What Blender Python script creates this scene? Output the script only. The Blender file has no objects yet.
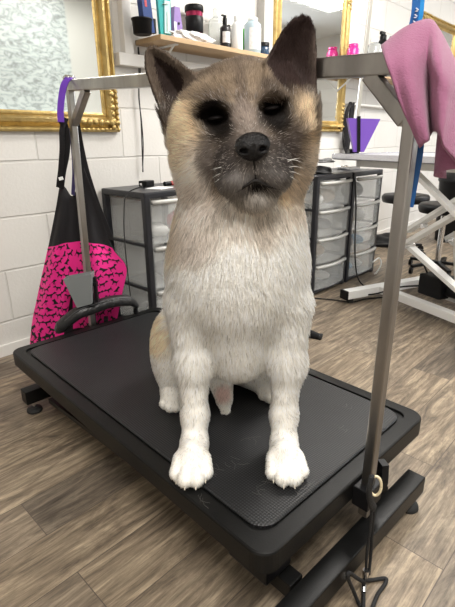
import bpy, bmesh, math, random
import numpy as np
from mathutils import Vector, Matrix

random.seed(7)
RNG = np.random.default_rng(7)
SC = bpy.context.scene
COL = SC.collection

# ------------------------------------------------------------------ camera
W, H = 455, 607
FPX, PITCH, ROLL = 455.2, 0.3428, -0.0107
TH = 0.22                      # height of the table top above the floor
CAM = np.array([0.0, 0.0, 0.71 + TH])
F_ = np.array([0, math.cos(PITCH), -math.sin(PITCH)])
U0 = np.array([0, math.sin(PITCH), math.cos(PITCH)])
R0 = np.array([1.0, 0, 0])
R_ = R0 * math.cos(ROLL) + U0 * math.sin(ROLL)
U_ = -R0 * math.sin(ROLL) + U0 * math.cos(ROLL)
cam = bpy.data.cameras.new('camera')
cam.sensor_fit = 'HORIZONTAL'
cam.sensor_width = 36
cam.lens = 36 * FPX / W
cam.clip_start = 0.02
co = bpy.data.objects.new('camera', cam)
COL.objects.link(co)
co.matrix_world = Matrix(((R_[0], U_[0], -F_[0], CAM[0]), (R_[1], U_[1], -F_[1], CAM[1]), (R_[2], U_[2], -F_[2], CAM[2]), (0, 0, 0, 1)))
SC.camera = co
SC.view_settings.view_transform = 'Standard'
SC.view_settings.look = 'None'
SC.view_settings.gamma = 1
SC.view_settings.exposure = 0.32
SC.view_settings.use_curve_mapping = False
SC.cycles.max_bounces = 8
SC.cycles.transparent_max_bounces = 12

# frame of the long wall: origin on its foot, D along it, NR into the room
A_ = None


def ray(px, py):
    return F_ + (px - W / 2) / FPX * R_ + -(py - H / 2) / FPX * U_


def at(px, py, y):             # point seen at a pixel, at a distance y from the camera wall
    d = ray(px, py)
    return CAM + d * (y / d[1])


def atz(px, py, z=0.0):
    d = ray(px, py)
    return CAM + d * ((z - CAM[2]) / d[2])


A_ = atz(0, 357, 0)
WY = math.radians(46)
D_ = np.array([math.cos(WY), math.sin(WY), 0])
NR = np.array([math.sin(WY), -math.cos(WY), 0])
CEIL = 2.6
ROOM_N = 3.6
S0, S1 = -2.2, 7.0


def wp(s, n, z=0.0):
    return A_ + D_ * s + NR * n + np.array([0, 0, z])


def onw(px, py, n=0.0):        # (s, z) on a plane n in front of the wall
    dd = ray(px, py)
    t = ((A_ + NR * n - CAM) @ NR) / (dd @ NR)
    P = CAM + t * dd
    return float((P - A_) @ D_), float(P[2])


# ------------------------------------------------------------------ world and lights
world = bpy.data.worlds.new('world')
SC.world = world
world.use_nodes = True
world.node_tree.nodes['Background'].inputs[0].default_value = (0.8, 0.88, 1.0, 1)
world.node_tree.nodes['Background'].inputs[1].default_value = 1.0


def area(name, loc, size, power, color=(1, 1, 1), target=None, size_y=None):
    l = bpy.data.lights.new(name, 'AREA')
    l.shape = 'RECTANGLE'
    l.size = size
    l.size_y = size_y or size
    l.energy = power
    l.color = color
    o = bpy.data.objects.new(name, l)
    COL.objects.link(o)
    o.location = loc
    d = Vector(target) - Vector(loc) if target is not None else Vector((0, 0, -1))
    q = d.to_track_quat('-Z', 'Y')
    o.rotation_euler = q.to_euler()
    if target is None:
        o.rotation_euler = (0, 0, WY)
    return o


# one light for each ceiling panel, and the daylight of the window
PANELS = [(-0.7, 2.5, 47), (2.1, 1.2, 56), (4.9, 1.6, 34), (2.2, 2.9, 12)]
for s, n, pw in PANELS:
    p = wp(s, n, CEIL - 0.035)
    area('ceiling_panel_light', p, 1.15, pw, (1.0, 0.965, 0.91), None, 0.55)
WIN = (4.1, 6.0, 0.95, 2.25)   # window in the wall opposite the mirrors: s0, s1, z0, z1
pwn = wp(5.05, ROOM_N - 0.06, 1.6)
area('window_daylight', pwn, 1.8, 45, (0.86, 0.93, 1.0), wp(3.4, 0.0, 0.4), 1.25)

# ------------------------------------------------------------------ materials
MATS = {}


def mat(name, color, rough=0.5, metal=0.0, var=0.0, vscale=8.0, bump=0.0, bscale=60.0, spec=0.5, trans=0.0, emit=0.0, sheen=0.0, coat=0.0, alpha=1.0, ior=1.45, stretch=None):
    if name in MATS:
        return MATS[name]
    m = bpy.data.materials.new(name)
    m.use_nodes = True
    nt = m.node_tree
    b = nt.nodes['Principled BSDF']
    c = (*color, 1)
    b.inputs['Base Color'].default_value = c
    b.inputs['Roughness'].default_value = rough
    b.inputs['Metallic'].default_value = metal
    b.inputs['Specular IOR Level'].default_value = spec
    b.inputs['Transmission Weight'].default_value = trans
    b.inputs['Sheen Weight'].default_value = sheen
    b.inputs['Coat Weight'].default_value = coat
    b.inputs['Alpha'].default_value = alpha
    b.inputs['IOR'].default_value = ior
    if emit:
        b.inputs['Emission Color'].default_value = c
        b.inputs['Emission Strength'].default_value = emit
    tc = nt.nodes.new('ShaderNodeTexCoord')
    vec = tc.outputs['Object']
    if stretch:
        mp = nt.nodes.new('ShaderNodeMapping')
        mp.inputs['Scale'].default_value = stretch
        nt.links.new(vec, mp.inputs[0])
        vec = mp.outputs[0]
    if var:
        n = nt.nodes.new('ShaderNodeTexNoise')
        n.inputs['Scale'].default_value = vscale
        n.inputs['Detail'].default_value = 5
        nt.links.new(vec, n.inputs['Vector'])
        mx = nt.nodes.new('ShaderNodeMix')
        mx.data_type = 'RGBA'
        mx.inputs[6].default_value = tuple(max(0, x * (1 - var)) for x in color) + (1,)
        mx.inputs[7].default_value = tuple(min(1, x * (1 + var)) for x in color) + (1,)
        nt.links.new(n.outputs['Fac'], mx.inputs[0])
        nt.links.new(mx.outputs[2], b.inputs['Base Color'])
    if bump:
        n2 = nt.nodes.new('ShaderNodeTexNoise')
        n2.inputs['Scale'].default_value = bscale
        n2.inputs['Detail'].default_value = 4
        nt.links.new(vec, n2.inputs['Vector'])
        bp = nt.nodes.new('ShaderNodeBump')
        bp.inputs['Strength'].default_value = bump
        bp.inputs['Distance'].default_value = 0.01
        nt.links.new(n2.outputs['Fac'], bp.inputs['Height'])
        nt.links.new(bp.outputs[0], b.inputs['Normal'])
    MATS[name] = m
    return m


def N(nt, typ, **kw):
    n = nt.nodes.new(typ)
    for k, v in kw.items():
        setattr(n, k, v)
    return n


def mixrgb(nt, fac, a, b, blend='MIX'):
    m = nt.nodes.new('ShaderNodeMix')
    m.data_type = 'RGBA'
    m.blend_type = blend
    for sock, v in ((0, fac), (6, a), (7, b)):
        if isinstance(v, (int, float)):
            m.inputs[sock].default_value = v
        elif isinstance(v, tuple):
            m.inputs[sock].default_value = (*v, 1)
        else:
            nt.links.new(v, m.inputs[sock])
    return m.outputs[2]


def floor_mat():
    m = bpy.data.materials.new('vinyl_plank')
    m.use_nodes = True
    nt = m.node_tree
    b = nt.nodes['Principled BSDF']
    tc = N(nt, 'ShaderNodeTexCoord')
    mp = N(nt, 'ShaderNodeMapping')
    mp.vector_type = 'POINT'
    mp.inputs['Rotation'].default_value = (0, 0, -math.radians(45))
    mp.inputs['Location'].default_value = (0.32, 0.07, 0)
    nt.links.new(tc.outputs['Object'], mp.inputs[0])
    br = N(nt, 'ShaderNodeTexBrick')
    br.offset = 0.37
    br.offset_frequency = 2
    br.inputs['Color1'].default_value = (0, 0, 0, 1)
    br.inputs['Color2'].default_value = (1, 1, 1, 1)
    br.inputs['Mortar'].default_value = (0.5, 0.5, 0.5, 1)
    br.inputs['Scale'].default_value = 1
    br.inputs['Mortar Size'].default_value = 0.0012
    br.inputs['Mortar Smooth'].default_value = 0.1
    br.inputs['Bias'].default_value = 0
    br.inputs['Brick Width'].default_value = 0.92
    br.inputs['Row Height'].default_value = 0.152
    nt.links.new(mp.outputs[0], br.inputs[0])
    # per plank offset of the grain
    off = N(nt, 'ShaderNodeVectorMath', operation='MULTIPLY_ADD')
    comb = N(nt, 'ShaderNodeCombineXYZ')
    comb.inputs[2].default_value = 1
    nt.links.new(br.outputs['Color'], off.inputs[0])
    off.inputs[1].default_value = (13, 7, 31)
    nt.links.new(mp.outputs[0], off.inputs[2])
    st = N(nt, 'ShaderNodeMapping')
    st.inputs['Scale'].default_value = (1.8, 9, 1)
    nt.links.new(off.outputs[0], st.inputs[0])
    # flowing grain
    n1 = N(nt, 'ShaderNodeTexNoise')
    n1.inputs['Scale'].default_value = 1.5
    n1.inputs['Detail'].default_value = 8
    n1.inputs['Roughness'].default_value = 0.7
    n1.inputs['Distortion'].default_value = 2.2
    nt.links.new(st.outputs[0], n1.inputs['Vector'])
    st2 = N(nt, 'ShaderNodeMapping')
    st2.inputs['Scale'].default_value = (9, 130, 1)
    nt.links.new(off.outputs[0], st2.inputs[0])
    n2 = N(nt, 'ShaderNodeTexNoise')
    n2.inputs['Scale'].default_value = 1.0
    n2.inputs['Detail'].default_value = 6
    n2.inputs['Roughness'].default_value = 0.8
    nt.links.new(st2.outputs[0], n2.inputs['Vector'])
    wv = N(nt, 'ShaderNodeTexWave')
    wv.bands_direction = 'Y'
    wv.inputs['Scale'].default_value = 1.3
    wv.inputs['Distortion'].default_value = 9
    wv.inputs['Detail'].default_value = 4
    wv.inputs['Detail Scale'].default_value = 0.9
    st3 = N(nt, 'ShaderNodeMapping')
    st3.inputs['Scale'].default_value = (1.2, 8, 1)
    nt.links.new(off.outputs[0], st3.inputs[0])
    nt.links.new(st3.outputs[0], wv.inputs['Vector'])
    cr = N(nt, 'ShaderNodeValToRGB')
    cr.color_ramp.elements[0].position = 0.30
    cr.color_ramp.elements[0].color = (0.07, 0.054, 0.042, 1)
    cr.color_ramp.elements[1].position = 0.70
    cr.color_ramp.elements[1].color = (0.35, 0.287, 0.212, 1)
    e = cr.color_ramp.elements.new(0.5)
    e.color = (0.195, 0.155, 0.115, 1)
    nt.links.new(n1.outputs['Fac'], cr.inputs[0])
    c1 = mixrgb(nt, 0.13, cr.outputs[0], wv.outputs['Color'], 'OVERLAY')
    r2 = N(nt, 'ShaderNodeMapRange')
    r2.inputs['From Min'].default_value = 0.28
    r2.inputs['From Max'].default_value = 0.72
    nt.links.new(n2.outputs['Fac'], r2.inputs['Value'])
    c2 = mixrgb(nt, 0.55, c1, r2.outputs[0], 'OVERLAY')
    tint = N(nt, 'ShaderNodeValToRGB')
    tint.color_ramp.elements[0].color = (0.62, 0.62, 0.63, 1)
    tint.color_ramp.elements[1].color = (1.12, 1.09, 1.02, 1)
    e = tint.color_ramp.elements.new(0.22)
    e.color = (0.95, 0.95, 0.95, 1)
    nt.links.new(br.outputs['Color'], tint.inputs[0])
    c3 = mixrgb(nt, 1.0, c2, tint.outputs[0], 'MULTIPLY')
    c4 = mixrgb(nt, br.outputs['Fac'], c3, (0.09, 0.07, 0.055))
    nt.links.new(c4, b.inputs['Base Color'])
    b.inputs['Roughness'].default_value = 0.5
    b.inputs['Specular IOR Level'].default_value = 0.35
    bp = N(nt, 'ShaderNodeBump')
    bp.inputs['Strength'].default_value = 0.25
    bp.inputs['Distance'].default_value = 0.002
    nt.links.new(n2.outputs['Fac'], bp.inputs['Height'])
    nt.links.new(bp.outputs[0], b.inputs['Normal'])
    return m


def block_mat():
    m = bpy.data.materials.new('painted_blockwork')
    m.use_nodes = True
    nt = m.node_tree
    b = nt.nodes['Principled BSDF']
    tc = N(nt, 'ShaderNodeTexCoord')
    sx = N(nt, 'ShaderNodeSeparateXYZ')
    cx = N(nt, 'ShaderNodeCombineXYZ')
    nt.links.new(tc.outputs['Object'], sx.inputs[0])
    nt.links.new(sx.outputs['X'], cx.inputs['X'])
    nt.links.new(sx.outputs['Z'], cx.inputs['Y'])
    mp = N(nt, 'ShaderNodeMapping')
    mp.inputs['Location'].default_value = (BLOCK_OFF, 0.067, 0)
    nt.links.new(cx.outputs[0], mp.inputs[0])
    dn = N(nt, 'ShaderNodeTexNoise')
    dn.inputs['Scale'].default_value = 6
    dn.inputs['Detail'].default_value = 3
    nt.links.new(tc.outputs['Object'], dn.inputs['Vector'])
    dv = N(nt, 'ShaderNodeVectorMath', operation='MULTIPLY_ADD')
    nt.links.new(dn.outputs['Color'], dv.inputs[0])
    dv.inputs[1].default_value = (0.012, 0.012, 0)
    nt.links.new(mp.outputs[0], dv.inputs[2])
    br = N(nt, 'ShaderNodeTexBrick')
    br.offset = 0.5
    br.inputs['Color1'].default_value = (0.66, 0.64, 0.61, 1)
    br.inputs['Color2'].default_value = (0.70, 0.68, 0.65, 1)
    br.inputs['Mortar'].default_value = (0.61, 0.59, 0.56, 1)
    br.inputs['Scale'].default_value = 1
    br.inputs['Mortar Size'].default_value = 0.006
    br.inputs['Mortar Smooth'].default_value = 0.6
    br.inputs['Brick Width'].default_value = 0.45
    br.inputs['Row Height'].default_value = 0.232
    nt.links.new(dv.outputs[0], br.inputs[0])
    n = N(nt, 'ShaderNodeTexNoise')
    n.inputs['Scale'].default_value = 2.2
    n.inputs['Detail'].default_value = 6
    nt.links.new(tc.outputs['Object'], n.inputs['Vector'])
    c = mixrgb(nt, 0.12, br.outputs['Color'], n.outputs['Fac'], 'OVERLAY')
    nt.links.new(c, b.inputs['Base Color'])
    b.inputs['Roughness'].default_value = 0.55
    n3 = N(nt, 'ShaderNodeTexNoise')
    n3.inputs['Scale'].default_value = 70
    n3.inputs['Detail'].default_value = 5
    nt.links.new(tc.outputs['Object'], n3.inputs['Vector'])
    mh = N(nt, 'ShaderNodeMath', operation='MULTIPLY_ADD')
    nt.links.new(br.outputs['Fac'], mh.inputs[0])
    mh.inputs[1].default_value = -1.0
    ms = N(nt, 'ShaderNodeMath', operation='MULTIPLY')
    nt.links.new(n3.outputs['Fac'], ms.inputs[0])
    ms.inputs[1].default_value = 0.35
    nt.links.new(ms.outputs[0], mh.inputs[2])
    bp = N(nt, 'ShaderNodeBump')
    bp.inputs['Strength'].default_value = 0.8
    bp.inputs['Distance'].default_value = 0.0035
    nt.links.new(mh.outputs[0], bp.inputs['Height'])
    nt.links.new(bp.outputs[0], b.inputs['Normal'])
    return m


def mat_rubber():
    m = bpy.data.materials.new('ribbed_rubber')
    m.use_nodes = True
    nt = m.node_tree
    b = nt.nodes['Principled BSDF']
    tc = N(nt, 'ShaderNodeTexCoord')
    mp = N(nt, 'ShaderNodeMapping')
    mp.inputs['Scale'].default_value = (165, 165, 1)
    nt.links.new(tc.outputs['Object'], mp.inputs[0])
    vo = N(nt, 'ShaderNodeTexVoronoi')
    vo.voronoi_dimensions = '2D'
    vo.inputs['Scale'].default_value = 1
    vo.inputs['Randomness'].default_value = 0.0
    nt.links.new(mp.outputs[0], vo.inputs['Vector'])
    n = N(nt, 'ShaderNodeTexNoise')
    n.inputs['Scale'].default_value = 9
    n.inputs['Detail'].default_value = 6
    nt.links.new(tc.outputs['Object'], n.inputs['Vector'])
    cr = N(nt, 'ShaderNodeValToRGB')
    cr.color_ramp.elements[0].position = 0.1
    cr.color_ramp.elements[0].color = (0.030, 0.031, 0.034, 1)
    cr.color_ramp.elements[1].position = 0.6
    cr.color_ramp.elements[1].color = (0.003, 0.003, 0.003, 1)
    nt.links.new(vo.outputs['Distance'], cr.inputs[0])
    c = mixrgb(nt, 0.4, cr.outputs[0], n.outputs['Fac'], 'OVERLAY')
    nt.links.new(c, b.inputs['Base Color'])
    b.inputs['Roughness'].default_value = 0.42
    b.inputs['Specular IOR Level'].default_value = 0.28
    bp = N(nt, 'ShaderNodeBump')
    bp.invert = True
    bp.inputs['Strength'].default_value = 0.5
    bp.inputs['Distance'].default_value = 0.002
    nt.links.new(vo.outputs['Distance'], bp.inputs['Height'])
    nt.links.new(bp.outputs[0], b.inputs['Normal'])
    return m


def mat_marble():
    m = bpy.data.materials.new('marble_panel')
    m.use_nodes = True
    nt = m.node_tree
    b = nt.nodes['Principled BSDF']
    tc = N(nt, 'ShaderNodeTexCoord')
    n = N(nt, 'ShaderNodeTexNoise')
    n.inputs['Scale'].default_value = 7
    n.inputs['Detail'].default_value = 4
    n.inputs['Distortion'].default_value = 1.2
    mp = N(nt, 'ShaderNodeMapping')
    mp.inputs['Rotation'].default_value = (0, math.radians(35), 0)
    mp.inputs['Scale'].default_value = (1.0, 1, 2.0)
    nt.links.new(tc.outputs['Object'], mp.inputs[0])
    nt.links.new(mp.outputs[0], n.inputs['Vector'])
    cr = N(nt, 'ShaderNodeValToRGB')
    els = cr.color_ramp.elements
    els[0].position = 0.38
    els[0].color = (0.50, 0.55, 0.545, 1)
    els[1].position = 0.62
    els[1].color = (0.52, 0.57, 0.565, 1)
    for p_, c_ in ((0.455, (0.44, 0.49, 0.485, 1)), (0.5, (0.20, 0.22, 0.22, 1)), (0.545, (0.44, 0.49, 0.485, 1))):
        e = els.new(p_)
        e.color = c_
    nt.links.new(n.outputs['Fac'], cr.inputs[0])
    nt.links.new(cr.outputs[0], b.inputs['Base Color'])
    b.inputs['Roughness'].default_value = 0.25
    return m


BLOCK_OFF = 0.0

# ------------------------------------------------------------------ mesh helpers


class MB:
    """collects shapes for ONE mesh object"""

    def __init__(self):
        self.v = []
        self.f = []
        self.m = []
        self.sm = []

    def add(self, vs, fs, mi=0, smooth=False, M=None):
        o = len(self.v)
        for p in vs:
            p = Vector(p)
            if M is not None:
                p = M @ p
            self.v.append(tuple(p))
        for f in fs:
            self.f.append([i + o for i in f])
            self.m.append(mi)
            self.sm.append(smooth)
        return self

    def bm(self, b, mi=0, smooth=False, M=None):
        b.verts.index_update()
        self.add([v.co.copy() for v in b.verts], [[v.index for v in f.verts] for f in b.faces], mi, smooth, M)
        b.free()
        return self

    def box(self, lo, hi, bev=0.0, mi=0, M=None, seg=2):
        b = bmesh.new()
        bmesh.ops.create_cube(b, size=1)
        for v in b.verts:
            for i in range(3):
                v.co[i] = lo[i] if v.co[i] < 0 else hi[i]
        if bev:
            bmesh.ops.bevel(b, geom=list(b.edges), offset=bev, segments=seg, profile=0.6, affect='EDGES')
        return self.bm(b, mi, False, M)

    def bar(self, p0, p1, w, h, up=(0, 0, 1), bev=0.0, mi=0):
        p0, p1, up = Vector(p0), Vector(p1), Vector(up)
        x = (p1 - p0)
        L = x.length
        x.normalize()
        y = up.cross(x)
        if y.length < 1e-5:
            y = Vector((0, 1, 0)).cross(x)
        y.normalize()
        z = x.cross(y)
        M = Matrix(((x[0], y[0], z[0], p0[0]), (x[1], y[1], z[1], p0[1]), (x[2], y[2], z[2], p0[2]), (0, 0, 0, 1)))
        return self.box((0, -w / 2, -h / 2), (L, w / 2, h / 2), bev, mi, M)

    def cyl(self, p0, p1, r0, r1=None, n=20, mi=0, caps=True):
        r1 = r0 if r1 is None else r1
        p0, p1 = Vector(p0), Vector(p1)
        x = (p1 - p0).normalized()
        a = x.orthogonal().normalized()
        b = x.cross(a)
        vs = []
        for p, r in ((p0, r0), (p1, r1)):
            for i in range(n):
                t = 2 * math.pi * i / n
                vs.append(p + (a * math.cos(t) + b * math.sin(t)) * r)
        self.add(vs, [[i, (i + 1) % n, n + (i + 1) % n, n + i] for i in range(n)], mi, True)
        if caps:
            self.add(vs[:n], [list(range(n))[::-1]], mi)
            self.add(vs[n:], [list(range(n))], mi)
        return self

    def lathe(self, prof, c=(0, 0, 0), n=24, mi=0, sx=1.0, sy=1.0, M=None):
        vs = []
        for r, z in prof:
            for i in range(n):
                t = 2 * math.pi * i / n
                vs.append((c[0] + r * sx * math.cos(t), c[1] + r * sy * math.sin(t), c[2] + z))
        fs = []
        for k in range(len(prof) - 1):
            for i in range(n):
                fs.append([k * n + i, k * n + (i + 1) % n, (k + 1) * n + (i + 1) % n, (k + 1) * n + i])
        self.add(vs, fs, mi, True, M)
        self.add([v for v in vs[:n]], [list(range(n))[::-1]], mi, False, M)
        self.add([v for v in vs[-n:]], [list(range(n))], mi, False, M)
        return self

    def tube(self, pts, r, n=8, mi=0, smooth=6, flat=1.0, closed=False):
        pts = catmull(pts, smooth) if smooth > 1 else [Vector(p) for p in pts]
        m = len(pts)
        up = None
        rings = []
        for i, p in enumerate(pts):
            t = (pts[min(i + 1, m - 1)] - pts[max(i - 1, 0)]).normalized()
            if up is None:
                up = t.orthogonal().normalized()
            up = (up - t * up.dot(t)).normalized()
            b = t.cross(up)
            rr = r(i / (m - 1)) if callable(r) else r
            rings.append([p + (up * math.cos(2 * math.pi * k / n) + b * math.sin(2 * math.pi * k / n) * flat) * rr for k in range(n)])
        vs = [v for rg in rings for v in rg]
        fs = [[i * n + k, i * n + (k + 1) % n, (i + 1) * n + (k + 1) % n, (i + 1) * n + k] for i in range(m - 1) for k in range(n)]
        fs += [list(range(n))[::-1], [(m - 1) * n + k for k in range(n)]]
        return self.add(vs, fs, mi, True)

    def ribbon(self, pts, w, th, wdir, mi=0, smooth=6):
        """a flat strap: width w along wdir, thickness th"""
        pts = catmull(pts, smooth)
        m = len(pts)
        wd = Vector(wdir).normalized()
        vs = []
        for i, p in enumerate(pts):
            t = (pts[min(i + 1, m - 1)] - pts[max(i - 1, 0)]).normalized()
            d = (wd - t * wd.dot(t)).normalized()
            q = t.cross(d)
            for a, b in ((-1, -1), (1, -1), (1, 1), (-1, 1)):
                vs.append(p + d * a * w / 2 + q * b * th / 2)
        fs = [[i * 4 + k, i * 4 + (k + 1) % 4, (i + 1) * 4 + (k + 1) % 4, (i + 1) * 4 + k] for i in range(m - 1) for k in range(4)]
        fs += [[3, 2, 1, 0], [(m - 1) * 4 + k for k in range(4)]]
        return self.add(vs, fs, mi, False)

    def prism(self, outline, y0, y1, mi=0, M=None):
        """outline in x,z extruded from y0 to y1"""
        n = len(outline)
        vs = [(x, y0, z) for x, z in outline] + [(x, y1, z) for x, z in outline]
        fs = [list(range(n))[::-1], list(range(n, 2 * n))] + [[i, (i + 1) % n, n + (i + 1) % n, n + i] for i in range(n)]
        return self.add(vs, fs, mi, False, M)

    def build(self, name, mats, parent=None):
        me = bpy.data.meshes.new(name)
        me.from_pydata([tuple(v) for v in self.v], [], self.f)
        for m in (mats if isinstance(mats, (list, tuple)) else [mats]):
            me.materials.append(m)
        me.polygons.foreach_set('material_index', self.m)
        me.polygons.foreach_set('use_smooth', self.sm)
        bm_ = bmesh.new()
        bm_.from_mesh(me)
        bmesh.ops.recalc_face_normals(bm_, faces=bm_.faces)
        bm_.to_mesh(me)
        bm_.free()
        o = bpy.data.objects.new(name, me)
        COL.objects.link(o)
        if parent is not None:
            o.parent = parent
        return o


def catmull(pts, k=6):
    P = [Vector(p) for p in pts]
    P = [P[0] * 2 - P[1]] + P + [P[-1] * 2 - P[-2]]
    out = []
    for i in range(1, len(P) - 2):
        for j in range(k):
            t = j / k
            a, b, c, d = P[i - 1], P[i], P[i + 1], P[i + 2]
            out.append(0.5 * ((2 * b) + (c - a) * t + (2 * a - 5 * b + 4 * c - d) * t * t + (3 * b - a - 3 * c + d) * t ** 3))
    out.append(P[-2])
    return out


def tag(o, label, cat, group=None, kind=None):
    o['label'] = label
    o['category'] = cat
    if group:
        o['group'] = group
    if kind:
        o['kind'] = kind
    return o


def thing(name, label, cat, loc=(0, 0, 0), rz=0.0, group=None):
    o = bpy.data.objects.new(name, None)
    COL.objects.link(o)
    o.empty_display_size = 0.05
    o.location = tuple(loc)
    o.rotation_euler = (0, 0, rz)
    return tag(o, label, cat, group)


def struct(mb, name, m, label=None):
    o = mb.build(name, m)
    o['kind'] = 'structure'
    if label:
        o['label'] = label
    return o


def walled(o, s, n, z=0.0):
    """put an object in the frame of the wall: X along it, -Y into the room"""
    o.location = tuple(wp(s, n, z))
    o.rotation_euler = (0, 0, WY)
    return o


# materials shared
M_black = mat('black_powder_coat', (0.006, 0.006, 0.006), 0.36, spec=0.22, bump=0.05, bscale=300)
M_blackpl = mat('black_plastic', (0.007, 0.007, 0.008), 0.42, spec=.22)
M_rubber = mat('black_rubber', (0.012, 0.012, 0.012), 0.7)
M_steel = mat('brushed_steel', (0.34, 0.325, 0.31), 0.30, metal=1.0, var=0.55, vscale=16, bump=0.12, bscale=60, stretch=(1, 1, 0.25))
M_chrome = mat('chrome', (0.75, 0.75, 0.76), 0.12, metal=1.0)
M_gold = mat('gilt', (0.50, 0.36, 0.14), 0.38, metal=0.8, var=0.5, vscale=22, bump=0.35, bscale=55)
M_mirror = mat('mirror_glass', (0.86, 0.88, 0.87), 0.03, metal=1.0)
M_white = mat('white_paint', (0.80, 0.80, 0.79), 0.35)
M_trim = mat('white_trim', (0.74, 0.72, 0.69), 0.45)
M_wood = mat('pine_shelf', (0.50, 0.34, 0.19), 0.5, var=0.2, vscale=5, stretch=(2, 30, 30))
M_webb = mat('black_webbing', (0.010, 0.010, 0.011), 0.75, bump=0.3, bscale=400)
M_purple = mat('purple_webbing', (0.16, 0.045, 0.50), 0.55)
M_fabric = mat('black_fabric', (0.010, 0.009, 0.011), 0.85, bump=0.2, bscale=500, sheen=0.02)
M_ceil = mat('ceiling_white', (0.8, 0.79, 0.77), 0.7)

# ------------------------------------------------------------------ the room
sj, zj = onw(50, 230)
BLOCK_OFF = 0.45 * 0.5 - sj + 0.003
M_block = block_mat()
c = wp((S0 + S1) / 2, ROOM_N / 2)
mb = MB().box((S0, -ROOM_N - 0.1, -0.05), (S1, 0.1, 0))
fl = struct(mb, 'floor', floor_mat(), 'grey brown wood effect vinyl plank floor')
walled(fl, 0, 0)
# the floor pattern uses the room frame already
fl.data.materials[0].node_tree.nodes['Mapping'].inputs['Rotation'].default_value = (0, 0, 0)
mb = MB().box((S0, 0, 0), (S1, 0.12, CEIL))
walled(struct(mb, 'wall_back', M_block, 'white painted blockwork wall with the mirrors'), 0, 0)
mb = MB().box((S0 - 0.12, -ROOM_N, 0), (S0, 0.12, CEIL))
walled(struct(mb, 'wall_left', M_block), 0, 0)
mb = MB().box((S1, -ROOM_N, 0), (S1 + 0.12, 0.12, CEIL))
walled(struct(mb, 'wall_right', M_block), 0, 0)
mb = MB()
a, b, z0, z1 = WIN
mb.box((S0 - 0.12, -ROOM_N - 0.12, 0), (a, -ROOM_N, CEIL))
mb.box((b, -ROOM_N - 0.12, 0), (S1 + 0.12, -ROOM_N, CEIL))
mb.box((a, -ROOM_N - 0.12, 0), (b, -ROOM_N, z0))
mb.box((a, -ROOM_N - 0.12, z1), (b, -ROOM_N, CEIL))
walled(struct(mb, 'wall_front', mat('painted_plaster', (0.50, 0.50, 0.475), 0.6, var=0.05, vscale=2)), 0, 0)
mb = MB().box((S0, -ROOM_N, CEIL), (S1, 0.12, CEIL + 0.1))
walled(struct(mb, 'ceiling', M_ceil), 0, 0)
mb = MB().box((S0, -0.014, 0), (S1, 0, 0.055), 0.003)
walled(struct(mb, 'baseboard_back', M_trim), 0, 0)
w_ = MB()
for x in (a, (a + b) / 2 - 0.03, b - 0.06):
    w_.box((x, -ROOM_N - 0.08, z0), (x + 0.06, -ROOM_N - 0.02, z1), 0.004)
for z in (z0, z1 - 0.06):
    w_.box((a, -ROOM_N - 0.08, z), (b, -ROOM_N - 0.02, z + 0.06), 0.004)
wo = walled(struct(w_, 'window_1', M_white), 0, 0)
g_ = MB().box((a + 0.05, -ROOM_N - 0.055, z0 + 0.05), (b - 0.05, -ROOM_N - 0.05, z1 - 0.05))
g_.build('pane', mat('window_glass', (1, 1, 1), 0.0, trans=1.0), wo)

for (s, n, pw), wh in zip(PANELS, ('above the camera side of the black table', 'over the drawer towers', 'over the far end of the wall', 'near the wall facing the mirrors')):
    t = thing('ceiling_light', 'square white ceiling light panel ' + wh, 'ceiling light', wp(s, n, CEIL - 0.03), WY, 'ceiling light panels')
    MB().box((-0.62, -0.32, 0.005), (0.62, 0.32, 0.03), 0.004).build('frame', M_white, t)
    MB().box((-0.58, -0.28, 0.001), (0.58, 0.28, 0.01)).build('diffuser', mat('lit_diffuser', (1, 0.97, 0.92), 0.6, emit=5.0), t)

# marble effect panel opposite, seen in the left mirror
mb = MB().box((0.75, -ROOM_N + 0.001, 1.27), (2.52, -ROOM_N + 0.012, 2.5), 0.002)
tag(walled(mb.build('marble_panel', mat_marble()), 0, 0), 'grey veined marble effect sheet reflected in the left gilt mirror', 'wall panel')
mb = MB().box((0.7, -ROOM_N + 0.001, 1.22), (3.0, -ROOM_N + 0.16, 1.245), 0.003)
tag(walled(mb.build('wall_shelf', M_white), 0, 0), 'white narrow shelf below the marble sheet in the mirror', 'shelf')

# pipes and trunking on the wall
def trunk(name, label, s0, z0, s1, z1, d, m=M_trim):
    o = MB().box((s0, -d, z0), (s1, -0.0005, z1), 0.004).build(name, m)
    return tag(walled(o, 0, 0), label, 'pipe')


s_a = onw(123, 20, .04)[0]
s_b = onw(132, 20, .04)[0]
zt = onw(126, 53, .04)[1]
trunk('cable_trunking', 'white upright cable trunking right of the left gilt mirror', s_a, zt, s_b, CEIL, 0.04)
trunk('wall_trunking', 'white horizontal trunking box under the wooden wall shelf', 0.752, zt - 0.055, 1.78, zt, 0.05)
s_c = onw(263, 25, .05)[0]
s_d = onw(272, 25, .05)[0]
trunk('boxed_pipe', 'pale grey boxed pipe left of the tall narrow gilt mirror', s_c, onw(265, 50, 0)[1] - 0.3, s_d, CEIL, 0.06, mat('grey_trim', (0.5, 0.48, 0.46), 0.5))
o = MB().cyl((2.93, -0.03, 1.2), (5.6, -0.03, 1.2), 0.012).build('wall_conduit', M_trim)
tag(walled(o, 0, 0), 'white horizontal conduit pipe low on wall behind purple holder', 'pipe')


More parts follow.
